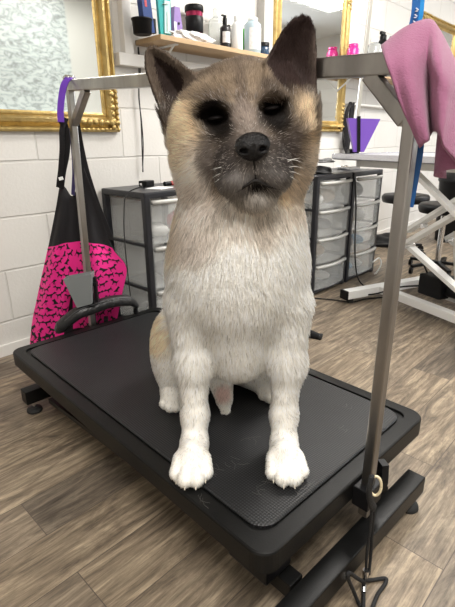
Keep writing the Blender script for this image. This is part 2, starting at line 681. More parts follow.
# ------------------------------------------------------------------ gilt mirrors
def gilt_mirror(label, s0, s1, z0, z1, fw=0.085):
    t = thing('gilt_mirror', label, 'mirror', wp(s0, 0.002, z0), WY)
    w, h = s1 - s0, z1 - z0
    prof = [(0, 0.0), (0, 0.020), (0.008, 0.030), (0.016, 0.030), (0.022, 0.020), (0.030, 0.026), (0.040, 0.038), (0.052, 0.040), (0.060, 0.030), (0.066, 0.018), (0.072, 0.020), (0.078, 0.014), (0.085, 0.010), (0.085, 0.0)]
    prof = [(o_ * fw / 0.085, h_) for o_, h_ in prof]
    vs, fs = [], []
    for o_, hh in prof:
        vs += [(o_, -hh, o_), (w - o_, -hh, o_), (w - o_, -hh, h - o_), (o_, -hh, h - o_)]
    for k in range(len(prof) - 1):
        for i in range(4):
            fs.append([k * 4 + i, k * 4 + (i + 1) % 4, (k + 1) * 4 + (i + 1) % 4, (k + 1) * 4 + i])
    f = MB().add(vs, fs)
    fr = f.build('frame', M_gold, t)
    # carved corner ornaments: leaves fanning along both sides
    for cx, cz, dx, dz in ((0, 0, 1, 1), (w, 0, -1, 1), (0, h, 1, -1), (w, h, -1, -1)):
        orn = MB()
        for k in range(7):
            q = 0.02 + k * 0.030
            for ax in (0, 1):
                a_ = (q, fw * 0.5) if ax == 0 else (fw * 0.5, q)
                b_ = bmesh.new()
                bmesh.ops.create_icosphere(b_, subdivisions=2, radius=1)
                rx, rz = (0.016, 0.012 + 0.006 * (k % 2)) if ax == 0 else (0.012 + 0.006 * (k % 2), 0.016)
                for v in b_.verts:
                    v.co = Vector((cx + dx * (a_[0] + v.co.x * rx), -0.034 + v.co.y * 0.012, cz + dz * (a_[1] + v.co.z * rz)))
                orn.bm(b_, 0, True)
        for k in range(9):
            q = 0.012 + k * 0.024
            for ax in (0, 1):
                a_ = (q, 0.011) if ax == 0 else (0.011, q)
                b_ = bmesh.new()
                bmesh.ops.create_icosphere(b_, subdivisions=1, radius=0.009)
                for v in b_.verts:
                    v.co = v.co + Vector((cx + dx * a_[0], -0.029, cz + dz * a_[1]))
                orn.bm(b_, 0, True)
        orn.build('corner_ornament', M_gold, fr)
    MB().box((fw - 0.005, -0.009, fw - 0.005), (w - fw + 0.005, -0.002, h - fw + 0.005)).build('mirror_glass', M_mirror, t)
    return t


s_r, z_b = onw(121, 132, .03)
gilt_mirror('large ornate gilt framed mirror hanging at the left of the wall', s_r - 1.15, s_r, z_b, z_b + 1.06)
s_r2, z_b2 = onw(343, 132, .03)
s_l2 = onw(275, 40, .03)[0]
gilt_mirror('tall gilt framed mirror behind the raised right ear of the dog', s_l2, s_r2, z_b2, z_b2 + 1.06, 0.08)
s_3, z_3 = onw(423, 10, .03)
gilt_mirror('gilt framed mirror corner showing above the mauve towel', s_3, s_3 + 1.0, z_3 - 1.04, z_3)

# ------------------------------------------------------------------ shelves and bottles
ZS = 1.400


def shelf(label, s0, s1, z, d=0.2):
    t = thing('wall_shelf', label, 'shelf', wp(s0, 0, z), WY)
    MB().box((0, -d, -0.022), (s1 - s0, -0.001, 0), 0.002).build('board', M_wood, t)
    for x in (0.12, s1 - s0 - 0.12):
        b = MB()
        b.box((x - 0.012, -d + 0.03, -0.027), (x + 0.012, -0.001, -0.022))
        b.box((x - 0.012, -0.005, -0.15), (x + 0.012, -0.001, -0.022))
        b.bar((x, -d + 0.05, -0.026), (x, -0.006, -0.13), 0.012, 0.004, (1, 0, 0))
        b.build('bracket', M_white, t)


shelf('pine shelf crowded with bottles above the head of the dog', 0.885, 1.74, ZS)
shelf('pine shelf on the wall behind the steel bar on the right', 2.64, 3.95, 1.415)


def on_shelf(px, n=0.11):
    return onw(px, 40, n)[0]


def hz(px, py, n=0.11):
    return onw(px, py, n)[1]


def bottle(name, label, cat, px, ytop, wpx, body, cap, n=0.11, z=ZS, shoulder=0.78, capr=0.35, sy=1.0, extra=None, group=None):
    s = on_shelf(px, n)
    w = abs(on_shelf(px + wpx / 2, n) - on_shelf(px - wpx / 2, n)) * 0.78
    h = hz(px, ytop, n) - z
    r = w / 2
    t = thing(name, label, cat, wp(s, n, z + 0.0005), WY, group)
    MB().lathe([(r * .9, 0), (r, .006), (r, h * shoulder * .5), (r, h * shoulder), (r * .85, h * (shoulder + .05)), (r * capr * 1.05, h * (shoulder + .11)), (r * capr, h * (shoulder + .12))], sy=sy).build('bottle_body', body, t)
    MB().lathe([(r * capr * 1.1, h * (shoulder + .121)), (r * capr * 1.1, h * .99), (r * capr * .9, h)], sy=sy).build('cap', cap, t)
    if extra:
        extra(t, r, h, sy)
    return t


def label_wrap(m, z0, z1, f=0.9):
    def fn(t, r, h, sy):
        n = 14
        vs = []
        for k in range(n + 1):
            a_ = -math.pi / 2 + (k / n - 0.5) * math.pi * f
            for z in (z0, z1):
                vs.append((math.cos(a_) * (r + .0008), math.sin(a_) * (r * sy + .0008), h * z))
        MB().add(vs, [[2 * k, 2 * k + 2, 2 * k + 3, 2 * k + 1] for k in range(n)], 0, True).build('label', m, t)
    return fn


M_clear = mat('clear_plastic', (0.86, 0.90, 0.90), 0.12, trans=0.75, ior=1.3)
M_cblue = mat('pale_blue_plastic', (0.62, 0.76, 0.84), 0.2, trans=0.4, ior=1.3)
M_lab = mat('white_label', (0.8, 0.82, 0.84), 0.5, var=0.3, vscale=80)
M_maroon = mat('maroon_metal', (0.30, 0.02, 0.07), 0.25, metal=0.5)
M_navy = mat('navy_plastic', (0.012, 0.045, 0.19), 0.35)

# black tub
s = on_shelf(143, .12)
t = thing('storage_tub', 'small black tub at the left end of the pine shelf', 'tub', wp(s, .12, ZS + .0005), WY)
MB().lathe([(.036, 0), (.043, .004), (.046, .058), (.049, .060), (.049, .066), (.041, .066), (.039, .012)], n=28).build('tub_body', M_blackpl, t)
# navy clipper leaning in the tub
t = thing('hair_clipper', 'tall navy blue clipper case standing in the black tub', 'clipper', wp(on_shelf(148, .12), .12, ZS + .014), WY)
b = MB()
b.prism([(-.025, 0), (.030, 0), (.018, .10), (.004, .22), (-.034, .22), (-.040, .17)], -.018, .018)
b.build('case', M_navy, t)
MB().prism([(-.020, .10), (-.008, .10), (-.013, .155), (-.024, .155)], -.0195, -.0183).build('logo', mat('red_print', (0.5, 0.06, 0.08), 0.5), t)
MB().box((.024, -.012, 0), (.045, .012, .062), .004).build('foot', M_blackpl, t)
# teal bottle/packet
M_teal = mat('teal_plastic', (0.03, 0.36, 0.36), 0.3)
s = on_shelf(165, .13)
zt_ = hz(165, -6, .13)
t = thing('comb_packet', 'teal and white upright comb packet on the pine shelf', 'packet', wp(s, .13, ZS + .0005), WY)
hh = zt_ - ZS
MB().prism([(-.030, 0), (.034, 0), (.040, hh), (-.040, hh)], -.008, .008).build('backing_card', M_teal, t)
MB().prism([(-.010, .02), (.026, .02), (.030, hh - .03), (-.002, hh - .03)], -.014, -.0082).build('blister', mat('pale_teal_plastic', (0.55, 0.78, 0.78), 0.15), t)
b = MB()
b.bar((-.012, -.0155, hh * .75), (.020, -.0155, hh - .04), .002, .012, (0, 1, 0))
b.bar((.006, -.0155, .03), (.010, -.0155, hh * .6), .002, .006, (0, 1, 0))
b.build('comb', mat('white_plastic', (0.85, 0.86, 0.86), 0.3), t)
# lilac clipper
s = on_shelf(177, .12)
t = thing('nail_grinder', 'lilac handheld grinder standing beside the teal packet', 'grinder', wp(s, .12, ZS + .0005), WY)
hh = hz(177, 8, .12) - ZS
MB().prism([(-.022, 0), (.030, 0), (.026, hh * .5), (.014, hh), (-.018, hh), (-.026, hh * .6)], -.014, .014).build('handle', mat('lilac_plastic', (0.30, 0.20, 0.48), 0.35), t)
MB().prism([(-.024, 0), (-.008, 0), (-.012, hh * .55), (-.027, hh * .55)], -.0155, -.0145).build('panel', mat('white_plastic', (0.85, 0.86, 0.86), 0.3), t)
MB().cyl((.004, -.0143, hh * .52), (.004, -.0165, hh * .52), .006).build('button', M_blackpl, t)
# thermos mug
s = on_shelf(201.5, .12)
hh = hz(201, 4, .12) - ZS
r = abs(on_shelf(210, .12) - on_shelf(193, .12)) * .78 / 2
t = thing('travel_mug', 'black and maroon insulated travel mug on the pine shelf', 'mug', wp(s, .07, ZS + .0005), WY)
MB().lathe([(r * .82, 0), (r * .85, .004), (r * .88, hh * .33)], n=28).build('mug_base', M_maroon, t)
MB().lathe([(r * .90, hh * .33), (r * .94, hh * .34), (r * .98, hh * .72), (r * .94, hh * .73)], n=28).build('grip_sleeve', M_blackpl, t)
MB().lathe([(r * .92, hh * .73), (r * .95, hh * .84)], n=28).build('collar', M_maroon, t)
MB().lathe([(r * 1.0, hh * .84), (r * 1.03, hh * .85), (r * 1.03, hh * .97), (r * .95, hh)], n=28).build('lid', M_blackpl, t)
# crinkled clear bag
rr = RNG
b_ = bmesh.new()
bmesh.ops.create_icosphere(b_, subdivisions=4, radius=1)
for v in b_.verts:
    k = 1 + .28 * math.sin(7 * v.co.x + 5 * v.co.z) * math.cos(6 * v.co.y) + rr.normal() * .05
    v.co = Vector((v.co.x * .13 * k, v.co.y * .028 * k, max(0, .018 + v.co.z * .026 * k)))
o = MB().bm(b_, 0, False).build('plastic_bag', mat('crinkled_white_plastic', (0.80, 0.79, 0.80), 0.25, trans=0.15, bump=.5, bscale=90))
tag(o, 'crumpled white plastic bag lying in front of the travel mug', 'bag')
walled(o, on_shelf(193, .165), .158, ZS + .001)
M_wcap = mat('white_plastic', (0.85, 0.86, 0.86), 0.3)
bottle('clear_bottle', 'empty clear bottle standing right of the travel mug', 'bottle', 216, 9, 13, M_clear, M_clear, n=.05, capr=.3, shoulder=.7)


def trigger(t, r, h, sy):
    b = MB()
    b.prism([(-.006, h * .98), (.006, h * .98), (.008, h * 1.08), (-.022, h * 1.08), (-.022, h * 1.04), (-.006, h * 1.03)], -.006, .006)
    b.build('spray_head', M_blackpl, t)
    label_wrap(M_lab, .2, .55, .8)(t, r, h, sy)


bottle('spray_bottle', 'slim black spray bottle with a pale label on the pine shelf', 'bottle', 225, 18, 9, mat('black_bottle', (.02, .02, .022), .25), M_blackpl, n=.13, shoulder=.66, capr=.4, extra=trigger)
bottle('dark_bottle', 'small dark bottle tucked behind the slim black spray bottle', 'bottle', 229, 25, 7, mat('dark_bottle', (.05, .045, .045), .25), M_blackpl, n=.06)
bottle('white_bottle', 'plain white lotion bottle in the middle of the pine shelf', 'bottle', 237, 16, 10, M_wcap, M_wcap, n=.14, shoulder=.72, capr=.5)
bottle('green_bottle', 'small green bottle squeezed beside the plain white bottle', 'bottle', 244, 26, 7, mat('green_plastic', (.10, .45, .09), .35), M_wcap, n=.05)
bottle('shampoo_bottle', 'translucent pale blue shampoo bottle with printed label and white cap', 'bottle', 252.5, 18, 14, M_cblue, M_wcap, n=.14, shoulder=.80, capr=.55, extra=label_wrap(M_lab, .1, .7, .8))
bottle('navy_jar', 'squat navy jar at the right end of the pine shelf', 'jar', 264, 43, 9, mat('navy_glass', (.02, .05, .10), .2), M_blackpl, n=.13, shoulder=.6, capr=.9)
# right shelf bottles
M_mag = mat('magenta_plastic', (.55, .02, .22), .3)
ZR = 1.415
bottle('magenta_bottle', 'small magenta bottle peeking above the right steel bar', 'bottle', 354, 44, 8, M_mag, M_mag, z=ZR, n=.1, capr=.7)
bottle('pump_bottle', 'clear pump bottle beyond the steel bar on the right', 'bottle', 375, 39, 10, M_clear, M_wcap, z=ZR, n=.1, capr=.4)


def trig2(t, r, h, sy):
    b = MB()
    b.prism([(-.012, h * .97), (.014, h * .97), (.018, h * 1.07), (-.045, h * 1.07), (-.048, h * 1.0), (-.012, h * 1.0)], -.01, .01)
    b.build('spray_head', M_blackpl, t)


bottle('trigger_bottle', 'black trigger spray bottle beside the clear pump bottle', 'bottle', 383, 35, 8, M_blackpl, M_blackpl, z=ZR, n=.1, capr=.45, extra=trig2)
bottle('trigger_bottle', 'black trigger spray bottle nearest to the mauve towel', 'bottle', 393, 40, 8, M_blackpl, M_blackpl, z=ZR, n=.1, capr=.45, extra=trig2)

# cable hanging from the shelf
pts = [wp(*onw(138, 47, .02)[:1], .02, onw(138, 47, .02)[1])]
for px, py in ((139, 70), (139, 95), (141, 120), (142, 145), (143, 172)):
    s, z = onw(px, py, .02)
    pts.append(wp(s, .02, z))
b = MB().tube(pts, .003)
b.tube([p + D_ * (.006 * math.sin(i * 2.1)) + NR * .004 for i, p in enumerate(pts)], .0025)
tag(b.build('power_cable', M_rubber), 'thin black twin cable hanging down the wall from the pine shelf', 'cable')


# ------------------------------------------------------------------ drawer towers
M_fr = mat('tower_frame', (0.016, 0.017, 0.022), 0.35)
M_frost = mat('frosted_drawer', (0.70, 0.72, 0.72), 0.18, alpha=.26)
M_lip = mat('drawer_lip', (0.55, 0.55, 0.53), 0.28)
CONT = [mat('stored_cloth_white', (0.75, 0.74, 0.72), 0.7), mat('stored_item_blue', (0.12, 0.30, 0.50), 0.6), mat('stored_item_tan', (0.45, 0.35, 0.25), 0.6), mat('stored_item_grey', (0.25, 0.25, 0.26), 0.6), mat('stored_item_red', (0.65, 0.07, 0.08), 0.6)]


def drawer_tower(label, short, s0, n0, w, d, h, nd, cont):
    """front faces the room; origin back left foot"""
    t = thing('drawer_tower', label, 'drawer unit', wp(s0, n0, 0), WY)
    f = MB()
    p = .03
    for x in (0, w - p):
        for y in (-d, -p):
            f.box((x, y, .0), (x + p, y + p, h - .02), .005)
    f.box((0, -d, h - .03), (w, 0, h), .008)
    f.box((0, -d, .012), (w, 0, .03), .004)
    for k in range(1, nd):
        z = .03 + (h - .06) * k / nd
        for x in (0, w - p * .6):
            f.box((x, -d + .01, z - .006), (x + p * .6, 0, z + .006))
    f.build('frame', M_fr, t)
    hh = (h - .06) / nd
    for k in range(nd):
        z = .03 + hh * k + .008
        x0, x1 = p + .002, w - p - .002
        nseg = 10
        # bowed front as one closed shell with floor and sides
        outer = [(x0, 0 - .02), (x0, -d + .01)]
        for i in range(nseg + 1):
            u_ = i / nseg
            outer.append((x0 + (x1 - x0) * u_, -d - .004 - .022 * math.sin(math.pi * u_)))
        outer += [(x1, -d + .01), (x1, -.02)]
        m_ = len(outer)
        zt = z + hh - .022
        vs = [(x, y, z) for x, y in outer] + [(x, y, zt) for x, y in outer]
        cx, cy = (x0 + x1) / 2, -d / 2
        inn = [(cx + (x - cx) * .97, cy + (y - cy) * .985) for x, y in outer]
        vs += [(x, y, z + .004) for x, y in inn] + [(x, y, zt) for x, y in inn]
        fs = []
        for i in range(m_):
            j = (i + 1) % m_
            fs.append([i, j, m_ + j, m_ + i])
            fs.append([2 * m_ + i, 3 * m_ + i, 3 * m_ + j, 2 * m_ + j])
            fs.append([m_ + i, m_ + j, 3 * m_ + j, 3 * m_ + i])
        fs.append(list(range(m_))[::-1])
        fs.append(list(range(2 * m_, 3 * m_)))
        dr = MB().add(vs, fs).build('drawer', M_frost, t)
        lip = MB()
        vs = []
        for i in range(nseg + 1):
            u_ = i / nseg
            x = x0 + (x1 - x0) * u_
            y = -d - .004 - .024 * math.sin(math.pi * u_)
            vs += [(x, y, zt - .014), (x, y - .016, zt - .008), (x, y - .016, zt + .006), (x, y + .004, zt + .008)]
        fs = [[4 * i + a_, 4 * i + (a_ + 1) % 4, 4 * i + 4 + (a_ + 1) % 4, 4 * i + 4 + a_] for i in range(nseg) for a_ in range(4)]
        fs += [[3, 2, 1, 0], [4 * nseg + q for q in range(4)]]
        lip.add(vs, fs, 0, True).build('handle', M_lip, dr)
        if k < len(cont):
            for (ci, ux, uw, uh) in cont[k]:
                b2 = bmesh.new()
                bmesh.ops.create_icosphere(b2, subdivisions=3, radius=1)
                for v in b2.verts:
                    v.co = Vector((x0 + .01 + (x1 - x0 - .02) * (ux + uw / 2 * v.co.x), -d + .11 + v.co.y * .075, max(z + .006, z + .01 + hh * uh * .5 * (1 + v.co.z * (1 + .15 * math.sin(9 * v.co.x))))))
                o = MB().bm(b2, 0, True).build('stored_item', CONT[ci])
                o.location = t.location
                o.rotation_euler = t.rotation_euler
                nm = ['folded white cloth', 'blue item', 'tan item', 'dark grey item', 'red item'][ci]
                tag(o, '%s in the %s drawer of the %s tower' % (nm, ['bottom', 'second lowest' if nd == 4 else 'middle', 'third' if nd == 4 else 'top', 'top'][k], short), 'stored item', 'things inside the clear drawers')
    return t


drawer_tower('black framed drawer tower left of the dog', 'left', .61, .005, .40, .36, .715, 3,
             [[(0, .4, .7, .5)], [(3, .5, .5, .4)], [(0, .3, .36, .3), (4, .75, .26, .5)]])
drawer_tower('black framed four drawer tower nearest to the dog on its right', 'nearer right', 1.675, .22, .40, .36, .735, 4,
             [[(0, .66, .42, .3), (3, .2, .3, .3)], [(2, .4, .4, .5)], [(3, .6, .4, .4)], [(2, .68, .3, .5), (0, .26, .3, .4)]])
drawer_tower('black framed four drawer tower farther along the wall', 'farther right', 2.095, .22, .40, .36, .735, 4,
             [[(1, .28, .34, .4), (0, .72, .34, .35)], [(1, .7, .36, .4), (3, .25, .3, .5)], [(0, .66, .42, .5), (2, .22, .3, .4)], [(3, .45, .5, .6)]])
# on top of the left tower
ZT1 = .716
o = MB().box((-.06, -.045, 0), (.06, .045, .003)).build('paper_pad', mat('white_paper', (.85, .85, .86), .6))
tag(walled(o, .78, .26, ZT1), 'small white paper on top of the left drawer tower', 'paper')
o.rotation_euler = (0, 0, WY + .35)
t = thing('marker_pen', 'red and black marker lying on the left drawer tower', 'pen', wp(.92, .20, ZT1 + .012), WY)
MB().cyl((-.02, 0, 0), (.08, .0, 0), .011, n=14).build('barrel', mat('red_plastic', (.55, .02, .03), .35), t)
MB().cyl((-.06, 0, 0), (-.02, 0, 0), .0115, n=14).build('cap', M_blackpl, t)
t = thing('power_adapter', 'black plug adapter on top of the left drawer tower', 'adapter', wp(.80, .13, ZT1), WY + .3)
MB().box((-.035, -.025, 0), (.035, .025, .03), .006).build('housing', M_blackpl, t)
MB().box((-.05, -.006, .008), (-.035, .006, .02), .002).build('pin', M_chrome, t)
# cable from the top of the left tower down to the floor behind the apron
pts = [at(143, 186, 2.16), at(127, 194, 2.10), at(124, 215, 2.05), at(125, 245, 2.0), at(128, 275, 1.97), at(131, 300, 1.95)]
tag(MB().tube(pts, .0028).build('power_cable', M_rubber), 'thin black cable looping down in front of the left drawer tower', 'cable')


# crumpled things on the towers at the right
def lump(name, label, cat, loc, sz, m, seed, amp=.3, sub=4, rz=0.0):
    b2 = bmesh.new()
    bmesh.ops.create_icosphere(b2, subdivisions=sub, radius=1)
    r_ = random.Random(seed)
    ph = [r_.uniform(0, 6.28) for _ in range(6)]
    for v in b2.verts:
        x, y, z = v.co
        k = 1 + amp * (math.sin(4.1 * x + ph[0]) * math.cos(3.7 * y + ph[1]) + .6 * math.sin(8 * z + 5 * x + ph[2]) + .35 * abs(math.sin(11 * y + 7 * x + ph[3])))
        v.co = Vector((x * sz[0] * k, y * sz[1] * k, z * sz[2] * k if z > 0 else 0.0))
    o = MB().bm(b2, 0, True).build(name, m)
    o.location = tuple(loc)
    o.rotation_euler = (0, 0, rz)
    return tag(o, label, cat)


M_dgrey = mat('dark_nylon', (0.014, 0.014, 0.015), 0.5, spec=.25, bump=.2, bscale=150)
lump('folded_harness', 'crumpled black bag heaped on the near right drawer tower', 'bag', wp(1.86, .42, .737), (.13, .10, .045), M_dgrey, 3, .22, rz=WY)
o = lump('grey_pouch', 'dark grey flat pouch lying on top of the crumpled black bag', 'pouch', wp(1.92, .46, .800), (.10, .06, .020), mat('grey_nylon', (.09, .09, .09), .5), 5, .2, rz=WY + .4)
lump('white_cloth', 'white cloth slumped behind the crumpled black bag', 'cloth', wp(2.0, .30, .737), (.07, .06, .10), mat('white_cotton', (.75, .75, .73), .8), 9, .2, rz=WY)
t = thing('metal_tin', 'flat silver tin on the farther right drawer tower', 'tin', wp(2.30, .42, .7365), WY)
MB().box((-.07, -.05, 0), (.07, .05, .018), .004).build('tin_body', M_chrome, t)
MB().box((-.072, -.052, .018), (.072, .052, .024), .003).build('lid', M_chrome, t)
# floor cables
def floor_cable(label, pxs, r=.004, m=M_rubber, zs=None):
    pts = [atz(px, py, r + .001) for px, py in pxs]
    return tag(MB().tube(pts, r).build('power_cable', m), label, 'cable')


pts = [wp(2.07, .60, .70), wp(2.08, .62, .5), wp(2.09, .63, .25), atz(357, 275, .06), atz(364, 286, .006), atz(375, 291, .005), atz(393, 292, .005), atz(412, 296, .005)]
tag(MB().tube(pts, .005).build('power_cable', M_rubber), 'black cable dropping between the two right drawer towers to the floor', 'cable')
floor_cable('black cable lying on the floor in front of the right drawer towers', [(314, 298), (335, 300), (352, 302), (366, 299), (392, 297), (410, 300)])
pts = [atz(373, 262, .12), atz(379, 258, .13), atz(381, 264, .08), atz(377, 272, .02), atz(374, 274, .004)]
tag(MB().tube(pts, .005).build('power_cable', M_wcap), 'short white cable loop beside the farther right drawer tower', 'cable')

# nozzle on the floor
p0, p1 = atz(296, 330, .02), atz(321, 337, .012)
t = thing('dryer_nozzle', 'black tapered dryer nozzle lying on the floor right of the dog', 'nozzle', (0, 0, 0))
MB().tube([p0, p0 * .5 + p1 * .5, p1], lambda u_: .032 - .016 * u_, n=14, flat=.55).build('nozzle_body', M_blackpl, t)
MB().tube([p1 * 1.0 - (p1 - p0) * .06, p1 + (p1 - p0) * .03], .019, n=14, flat=.55, smooth=1).build('rim', M_rubber, t)
for o in t.children:
    for v in o.data.vertices:
        v.co.z = max(v.co.z, 0.001)

# ------------------------------------------------------------------ the white grooming table at the right
P0 = atz(333, 157, .83) * np.array([1, 1, 0])
E_ = np.array([.42, -.907, 0])
E_ /= np.linalg.norm(E_)
YE = math.atan2(E_[1], E_[0])
t2 = thing('scissor_table', 'white scissor lift grooming table at the right with silver edged top', 'table', P0, YE)
M_alu = mat('silver_edge', (0.62, 0.63, 0.68), 0.25, metal=0.8)
MB().box((0, 0, .815), (1.25, .62, .845), .006).build('table_top', mat('grey_table_top', (.30, .30, .32), .5), t2)
b = MB()
b.box((-.006, -.006, .82), (1.256, 0, .85), .002)
b.box((-.006, .62, .82), (1.256, .626, .85), .002)
b.box((-.006, 0, .82), (0, .62, .85), .002)
b.box((1.25, 0, .82), (1.256, .62, .85), .002)
b.build('edge_trim', M_alu, t2)
MB().box((.10, .10, .775), (1.15, .52, .8149), .004).build('under_frame', M_white, t2)
for X in (.36, 1.18):
    b = MB().box((X - .03, -.12, .03), (X + .03, .70, .08), .003)
    bb = b.build('base_beam', M_white, t2)
    MB().box((X - .031, -.135, .028), (X + .031, -.12, .082), .002).build('end_cap', M_blackpl, bb)
    MB().cyl((X, -.08, 0), (X, -.08, .03), .02).build('foot', M_rubber, bb)
    MB().cyl((X, .66, 0), (X, .66, .03), .02).build('foot', M_rubber, bb)
for Y in (.14, .48):
    MB().box((.39, Y - .025, .035), (1.15, Y + .025, .08), .003).build('base_rail', M_white, t2)
    m1 = MB().bar((.53, Y, .37), (1.10, Y, .76), .022, .07, (0, 1, 0), .003)
    m1.build('scissor_arm', M_white, t2)
    MB().bar((.53, Y + .03, .355), (1.10, Y + .03, .10), .022, .05, (0, 1, 0), .003).build('scissor_arm', M_white, t2)
    MB().cyl((.545, Y - .03, .362), (.545, Y + .05, .362), .012, n=14).build('pivot_bolt', M_chrome, t2)
    MB().bar((.52, Y - .03, .79), (1.12, Y - .03, .42), .022, .045, (0, 1, 0), .003).build('scissor_arm', M_white, t2)
MB().bar((.50, .17, .435), (1.02, .17, .79), .022, .065, (0, 1, 0), .003).build('scissor_arm', M_white, t2)
MB().cyl((.64, .125, .49), (.64, .16, .49), .012, n=14).build('pivot_bolt', M_chrome, t2)
MB().cyl((.80, .30, .08), (.72, .30, .46), .018, n=16).build('gas_strut', M_trim, t2)
b = MB().prism([(.74, .08), (.88, .08), (.84, .13), (.78, .13)], .27, .29)
b.prism([(.74, .08), (.88, .08), (.84, .13), (.78, .13)], .32, .34)
b.build('bracket', M_white, t2)
mo = MB().box((.60, .20, .09), (.76, .33, .21), .012).build('motor', M_blackpl, t2)
MB().cyl((.76, .265, .14), (1.10, .265, .14), .035, n=18).build('actuator', M_blackpl, mo)
MB().tube([(.62, .24, .21), (.60, .22, .27), (.63, .22, .30), (.66, .24, .26), (.66, .26, .21)], .005).build('motor_cable', M_rubber, mo)
MB().tube([(.60, .22, .13), (.50, .16, .10), (.42, .05, .05), (.30, .02, .02), (.20, .05, .012)], .005).build('motor_cable', M_rubber, mo)

# its grooming arm, with the purple holder
pA, pB = at(353.2, 152, 3.0), at(372.5, -12, 3.0)
t = thing('steel_pole', 'slim steel arm pole of the white scissor table', 'pole', (pA[0], pA[1], .8505))
q = pA - np.array([pA[0], pA[1], .8505])
up = Vector(pB - pA).normalized()
MB().bar((0, 0, .0), tuple(up * (pB[2] - .85) / up[2]), .022, .022, (0, 1, 0), .003).build('pole', mat('pale_steel', (.66, .64, .60), .3, metal=.9), t)
MB().box((-.03, -.03, .0), (.03, .03, .025), .004).build('clamp', M_blackpl, t)


def holder(name, label, pts, y, m, strip, d=.05):
    """a tapered open cup: outline top left, top right, bottom right, bottom left in pixels"""
    P = [at(px, py, y) for px, py in pts]
    c0 = P[0]
    t = thing(name, label, 'holder', c0)
    L = [p - c0 for p in P]
    vs, fs = [], []
    for (a_, b_), dd in (((L[0], L[1]), d), ((L[3], L[2]), d * .6)):
        vs += [a_, b_, b_ + np.array([0, dd, 0]), a_ + np.array([0, dd, 0])]
    cen = sum(vs) / 8
    n0 = len(vs)
    inn = [cen + (v - cen) * .93 for v in vs]
    inn[0:4] = [np.array([i_[0], i_[1], v[2]]) for i_, v in zip(inn[0:4], vs[0:4])]
    vs = vs + inn
    for i in range(4):
        j = (i + 1) % 4
        fs += [[i, j, 4 + j, 4 + i], [8 + i, 12 + i, 12 + j, 8 + j], [i, 8 + i, 8 + j, j]]
    fs += [[7, 6, 5, 4], [12, 13, 14, 15]]
    MB().add([tuple(v) for v in vs], fs).build('cup', m, t)
    if strip:
        a_ = L[0] * (1 - strip[0]) + L[1] * strip[0] + np.array([0, -.003, 0])
        b_ = L[3] * (1 - strip[1]) + L[2] * strip[1] + np.array([0, -.003, 0])
        MB().bar(tuple(a_ + (a_ - b_) * .06), tuple(b_), .02, .004, (0, 1, 0)).build('strap', M_blackpl, t)
    return t


hold2 = holder('scissor_holder', 'purple tapered tool holder hanging on the slim steel pole', [(348, 118), (380.5, 119), (364, 152), (354, 152)], 2.93, mat('purple_plastic', (.16, .07, .42), .4), (.33, .45), .05)
# black leads hanging on the wall beside the tall mirror
t = thing('hanging_lead', 'bunch of black leads hanging on the wall left of the purple holder', 'lead', wp(2.92, .0, 1.2), WY)
MB().cyl((0, 0, 0), (0, -.06, .01), .006).build('hook', M_chrome, t)
for k in range(5):
    x = -.02 + k * .012
    MB().tube([(x, -.045, .012), (x - .05 - .01 * k, -.04 - .004 * k, -.08), (x - .06 + .01 * k, -.04, -.25 - .02 * k), (x - .01, -.035, -.34 - .015 * k), (x + .03, -.03, -.22), (x + .035, -.035, -.08), (x + .008, -.05, .012)], .009, flat=.5).build('strap', M_fabric, t)


# stools
def stool(label, px, py, z, r, s_rot):
    p = atz(px, py, z)
    t = thing('salon_stool', label, 'stool', (p[0], p[1], 0), s_rot)
    MB().lathe([(r * .6, z - .075), (r * .95, z - .065), (r, z - .04), (r, z - .02), (r * .93, z - .004), (r * .7, z), (.01, z)], n=32).build('seat', M_blackpl, t)
    MB().cyl((0, 0, .06), (0, 0, z - .07), .02).build('post', M_chrome, t)
    for k in range(5):
        a_ = k * 2 * math.pi / 5
        MB().bar((.0, 0, .07), (math.cos(a_) * .22, math.sin(a_) * .22, .055), .03, .02, bev=.003).build('leg', M_blackpl, t)
        MB().cyl((math.cos(a_) * .22, math.sin(a_) * .22 - .01, .024), (math.cos(a_) * .22, math.sin(a_) * .22 + .01, .024), .024, n=16).build('castor', M_blackpl, t)
    return t


stool('round black stool seen past the steel post between post and wall', 406, 194, .50, .19, .3)
stool('round black stool half hidden behind the white scissor arms', 446, 203, .50, .18, .9)
lump('tool_bag', 'black bag on the floor against the wall past the drawer towers', 'bag', wp(3.45, .2, .001), (.16, .13, .09), M_dgrey, 12, .12, rz=WY)
lump('equipment_bag', 'black bag on the floor at the right edge behind the scissor table', 'bag', (2.75, 4.15, .001), (.24, .2, .30), M_dgrey, 15, .15)
t = thing('waste_bin', 'black bin under the far end of the wall at the right edge', 'bin', (2.15, 4.35, 0))
MB().lathe([(.12, 0), (.13, .01), (.16, .55), (.165, .56)], n=28).build('bin_body', M_blackpl, t)
MB().lathe([(.17, .561), (.17, .59), (.10, .64), (.01, .65)], n=28).build('lid', M_blackpl, t)

# ------------------------------------------------------------------ the grooming table with the dog
ay = math.radians(43.73)
TU = np.array([math.cos(ay), math.sin(ay), 0])
TW = np.array([-math.sin(ay), math.cos(ay), 0])
N0 = .71 * np.array([.088, .8597, 0])
TL, TWD = 1.2455, .6633
# local frame of the table: X = short side, Y = long side, origin = near corner on the floor
gt = thing('grooming_table', 'low black grooming table with ribbed rubber top under the dog', 'table', N0, ay)


def rrect(x0, y0, x1, y1, r, n=8):
    out = []
    for cx, cy, a0 in ((x1 - r, y0 + r, -90), (x1 - r, y1 - r, 0), (x0 + r, y1 - r, 90), (x0 + r, y0 + r, 180)):
        for i in range(n + 1):
            a_ = math.radians(a0 + 90 * i / n)
            out.append((cx + r * math.cos(a_), cy + r * math.sin(a_)))
    return out


